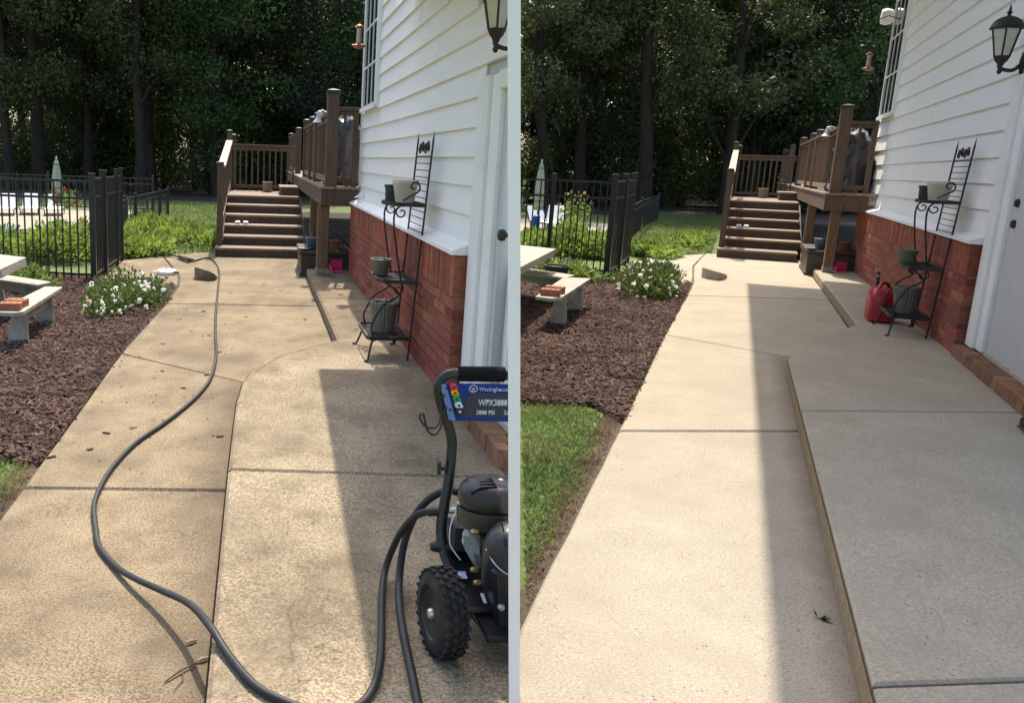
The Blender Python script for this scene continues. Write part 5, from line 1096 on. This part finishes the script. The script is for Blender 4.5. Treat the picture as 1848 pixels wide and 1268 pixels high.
for j, (zz, r_) in enumerate(((.465, .012), (.45, .030), (.42, .034), (.39, .030), (.36, .022), (.335, .010))):
    for i in range(n):
        a = 6.283 * i / n; q = 1 + .25 * math.sin(3 * a + j * 2.1) + .12 * math.sin(5 * a + j); vv.append((.688 + .008 * j + r_ * q * math.cos(a), 2.60 + r_ * .7 * q * math.sin(a), zz))
bg_.add(vv, [(i * n + j, i * n + (j + 1) % n, (i + 1) * n + (j + 1) % n, (i + 1) * n + j) for i in range(5) for j in range(n)] + [tuple(range(n)), tuple(range(5 * n, 6 * n))]); t.part('plastic_bag', bg_, m_bag)
t.part('pull_cord', MB().tube(smoothpath([(.66, 2.66, .51), (.64, 2.65, .46), (.638, 2.64, .40), (.655, 2.63, .37), (.672, 2.62, .35)], 5), .0022, 5), m_whitep)
for i, p in enumerate(((.705, 2.56, .345), (.712, 2.54, .31), (.70, 2.57, .47))): t.part('pump_fitting', MB().lathe([(.007, -.014), (.01, -.006), (.01, .008), (.005, .014)], 8, p, axis='x'), M('brass', (.5, .36, .16), .35, .2, 9, 0, metal=.7))
t.part('hose_coupling', MB().tube([(.655, 2.76, .462), (.675, 2.76, .464), (.70, 2.75, .466)], [.009, .011, .009], 10), m_alu, smooth=True)

H1 = [(-1.0, 13.69, .016), (-.78, 14.28, .016), (-.63, 13.62, .016), (-.52, 12.43, .016), (-.47, 10.92, .016), (-.42, 9.29, .016), (-.37, 8.08, .016), (-.32, 7.14, .016), (-.32, 6.42, .016), (-.37, 5.95, .016), (-.46, 5.52, .016), (-.56, 5.16, .016), (-.66, 4.84, .016), (-.72, 4.49, .016), (-.74, 4.19, .016), (-.73, 3.92, .016), (-.68, 3.67, .016), (-.63, 3.47, .016), (-.54, 3.29, .018),
      (-.45, 3.14, .04), (-.33, 2.97, .075), (-.21, 2.77, .125), (-.13, 2.56, .16), (-.07, 2.42, .148), (.01, 2.26, .146), (.09, 2.18, .146), (.18, 2.13, .146), (.28, 2.14, .146), (.34, 2.22, .146), (.38, 2.35, .146), (.41, 2.53, .146), (.44, 2.74, .148), (.47, 2.90, .16), (.495, 2.94, .22), (.52, 2.90, .32), (.545, 2.82, .41), (.575, 2.775, .45), (.60, 2.765, .456)]
t = Thing('pressure_hose', 'L', (-.3, 5, 0), 'long black pressure hose snaking over the stained walk', 'hose')
t.part('hose', MB().tube(smoothpath(H1, 7), .0125, 10), m_rubber, smooth=True)
hg = t.part('hose_strain_relief', MB().tube([(.585, 2.768, .4545), (.59, 2.767, .4555), (.65, 2.76, .462), (.655, 2.76, .462)], [.013, .0155, .0155, .010], 12), m_blackp, smooth=True)
for i in range(6):
    x = .592 + i * .010; t.part('grip_ring', MB().tube([(x, 2.7665 - i * .0012, .456 + i * .0011), (x + .004, 2.766 - i * .0012, .4565 + i * .0011)], .0172, 12), m_blackp, parent=hg)
H3 = [(.455, 2.05, .146), (.468, 2.29, .146), (.48, 2.53, .146), (.497, 2.72, .150), (.515, 2.84, .20), (.535, 2.88, .30), (.565, 2.87, .40), (.61, 2.86, .465), (.66, 2.84, .50), (.72, 2.80, .51)]
solo('supply_hose', 'L', (.48, 2.5, .13), MB().tube(smoothpath(H3, 7), .0135, 10), m_rubber, 'second thick black hose dropping from the washer beside its wheel', 'hose', smooth=True, cut=True)
t = Thing('spray_gun', 'L', (-1.1, 13.9, 0), 'black spray gun lying at the far end of the hose', 'spray gun')
t.part('gun_body', MB().bar((-1.02, 13.6, .05), (-1.22, 14.1, .04), .05, .06), m_blackp, bevel=.01); t.part('gun_handle', MB().bar((-1.06, 13.7, .04), (-.98, 13.9, .02), .035, .04), m_blackp, bevel=.008); t.part('lance', MB().tube([(-1.2, 14.05, .04), (-1.42, 14.5, .03)], .012, 8), m_blacks)
t = Thing('surface_cleaner', 'L', (-1.23, 12.35, 0), 'round white cleaner head standing behind the flowering shrub', 'cleaner')
t.part('round_housing', MB().lathe([(.125, .003), (.13, .01), (.13, .045), (.118, .058), (.05, .066), (.03, .07)], 26, (-1.23, 12.3, 0), sy=1.5), m_whitep, smooth=True)
t.part('swivel', MB().lathe([(.02, .068), (.02, .095), (.01, .10), (.01, .125)], 12, (-1.23, 12.3, 0)), m_alu, smooth=True)
t.part('side_grip', MB().tube([(-1.12, 12.2, .04), (-1.08, 12.15, .045), (-1.06, 12.1, .04)], .014, 8), m_dgrey)
t = Thing('broken_twig', 'L', (-.2, 2.6, 0), 'broken forked twig lying in the hose shadow by the step', 'twig')
tw = M('twig_bark', (.14, .075, .05), .9, .3, 20, .2)
t.part('stem', MB().tube([(-.265, 2.50, .006), (-.22, 2.555, .012), (-.175, 2.60, .008)], [.003, .004, .003], 6), tw); t.part('side_shoot', MB().tube([(-.215, 2.56, .012), (-.21, 2.51, .006), (-.235, 2.45, .005)], [.003, .002, .001], 5), tw)
for i, (x, y, l, lb) in enumerate(((-.155, 2.62, .05, 'pale curl of bark against the step, nearest the twig'), (-.20, 2.73, .045, 'pale bark chip left of the step edge above the twig'))):
    solo('bark_chip', 'L', (x, y, .004), MB().tube([(x - l * .4, y - .01, .008), (x, y, .012), (x + l * .4, y + .012, .008)], [.004, .007, .004], 6), M('pale_bark', (.34, .24, .17), .9, .25, 20, .1), lb, 'bark chip', smooth=True)

# ---------------------------------------------------------------- the washed walk's small things
t = Thing('fuel_can', 'R', (1.56, 10.82, .115), 'red plastic fuel can with a black spout by the plant stand', 'fuel can')
cu_, cv_ = 10.95, 1.53
prof = [(.88, 0), (1.0, .02), (1.0, .20), (.97, .26), (.80, .315), (.62, .335)]
m = MB(); n = 20; vv = []
for s_, z in prof:
    for i in range(n):
        a = 6.283 * i / n; ca, sa = math.cos(a), math.sin(a); e = .35
        vv.append((cv_ + .125 * s_ * math.copysign(abs(ca) ** e, ca), cu_ + .20 * s_ * math.copysign(abs(sa) ** e, sa), .117 + z * 1.05))
m.add(vv, [(i * n + j, i * n + (j + 1) % n, (i + 1) * n + (j + 1) % n, (i + 1) * n + j) for i in range(len(prof) - 1) for j in range(n)] + [tuple(range((len(prof) - 1) * n, len(prof) * n)), tuple(reversed(range(n)))])
cb_ = t.part('can_body', m, m_can, smooth=True)
t.part('handle', MB().tube(smoothpath([(cv_ + .07, cu_ + .08, .455), (cv_ + .04, cu_ + .03, .51), (cv_ - .02, cu_ - .04, .52), (cv_ - .05, cu_ - .10, .465)], 6), .018, 10), m_can, smooth=True)
t.part('cap', MB().lathe([(.034, .445), (.036, .47), (.03, .485)], 16, (cv_ - .045, cu_ + .10, 0), rib=.04), m_can)
sp_ = t.part('spout', MB().tube([(cv_ - .045, cu_ + .10, .48), (cv_ - .048, cu_ + .10, .54), (cv_ - .052, cu_ + .09, .63)], [.02, .016, .013], 10), m_blackp, smooth=True)
t.part('spout_ring', MB().tube([(cv_ - .05, cu_ + .095, .575), (cv_ - .0505, cu_ + .0945, .59)], .019, 10), m_alu, parent=sp_)
t = Thing('crumpled_leaf', 'R', (.5, 3.5, 0), 'dark crumpled leaf lying below the landing edge, washed walk', 'leaf')
v, f = leaf_quads(np.array([[.47, 3.5, .004]] * 9) + RNG.normal(0, .007, (9, 3)) * np.array([1, 1, .2]), .026, up=.35, aspect=.8); m = MB(); m.v = [tuple(map(float, q)) for q in v]; m.f = [tuple(int(i) for i in q) for q in f]; t.part('leaf_blade', m, M('dead_leaf', (.03, .022, .018), .8, .4, 30, 0))
t = Thing('black_boot', 'R', (1.74, 6.45, .13), 'black rubber boot standing by the brick threshold at the right edge', 'boot')
t.part('boot_shaft', MB().lathe([(.05, .05), (.052, .09), (.048, .16), (.055, .2)], 14, (1.80, 6.5, .13)), m_rubber, smooth=True); t.part('boot_foot', MB().box(1.745, 1.845, 6.35, 6.56, .142, .20), m_rubber, bevel=.02, seg=2, smooth=True); t.part('boot_sole', MB().box(1.74, 1.85, 6.34, 6.565, .131, .143), m_blackp, bevel=.004)
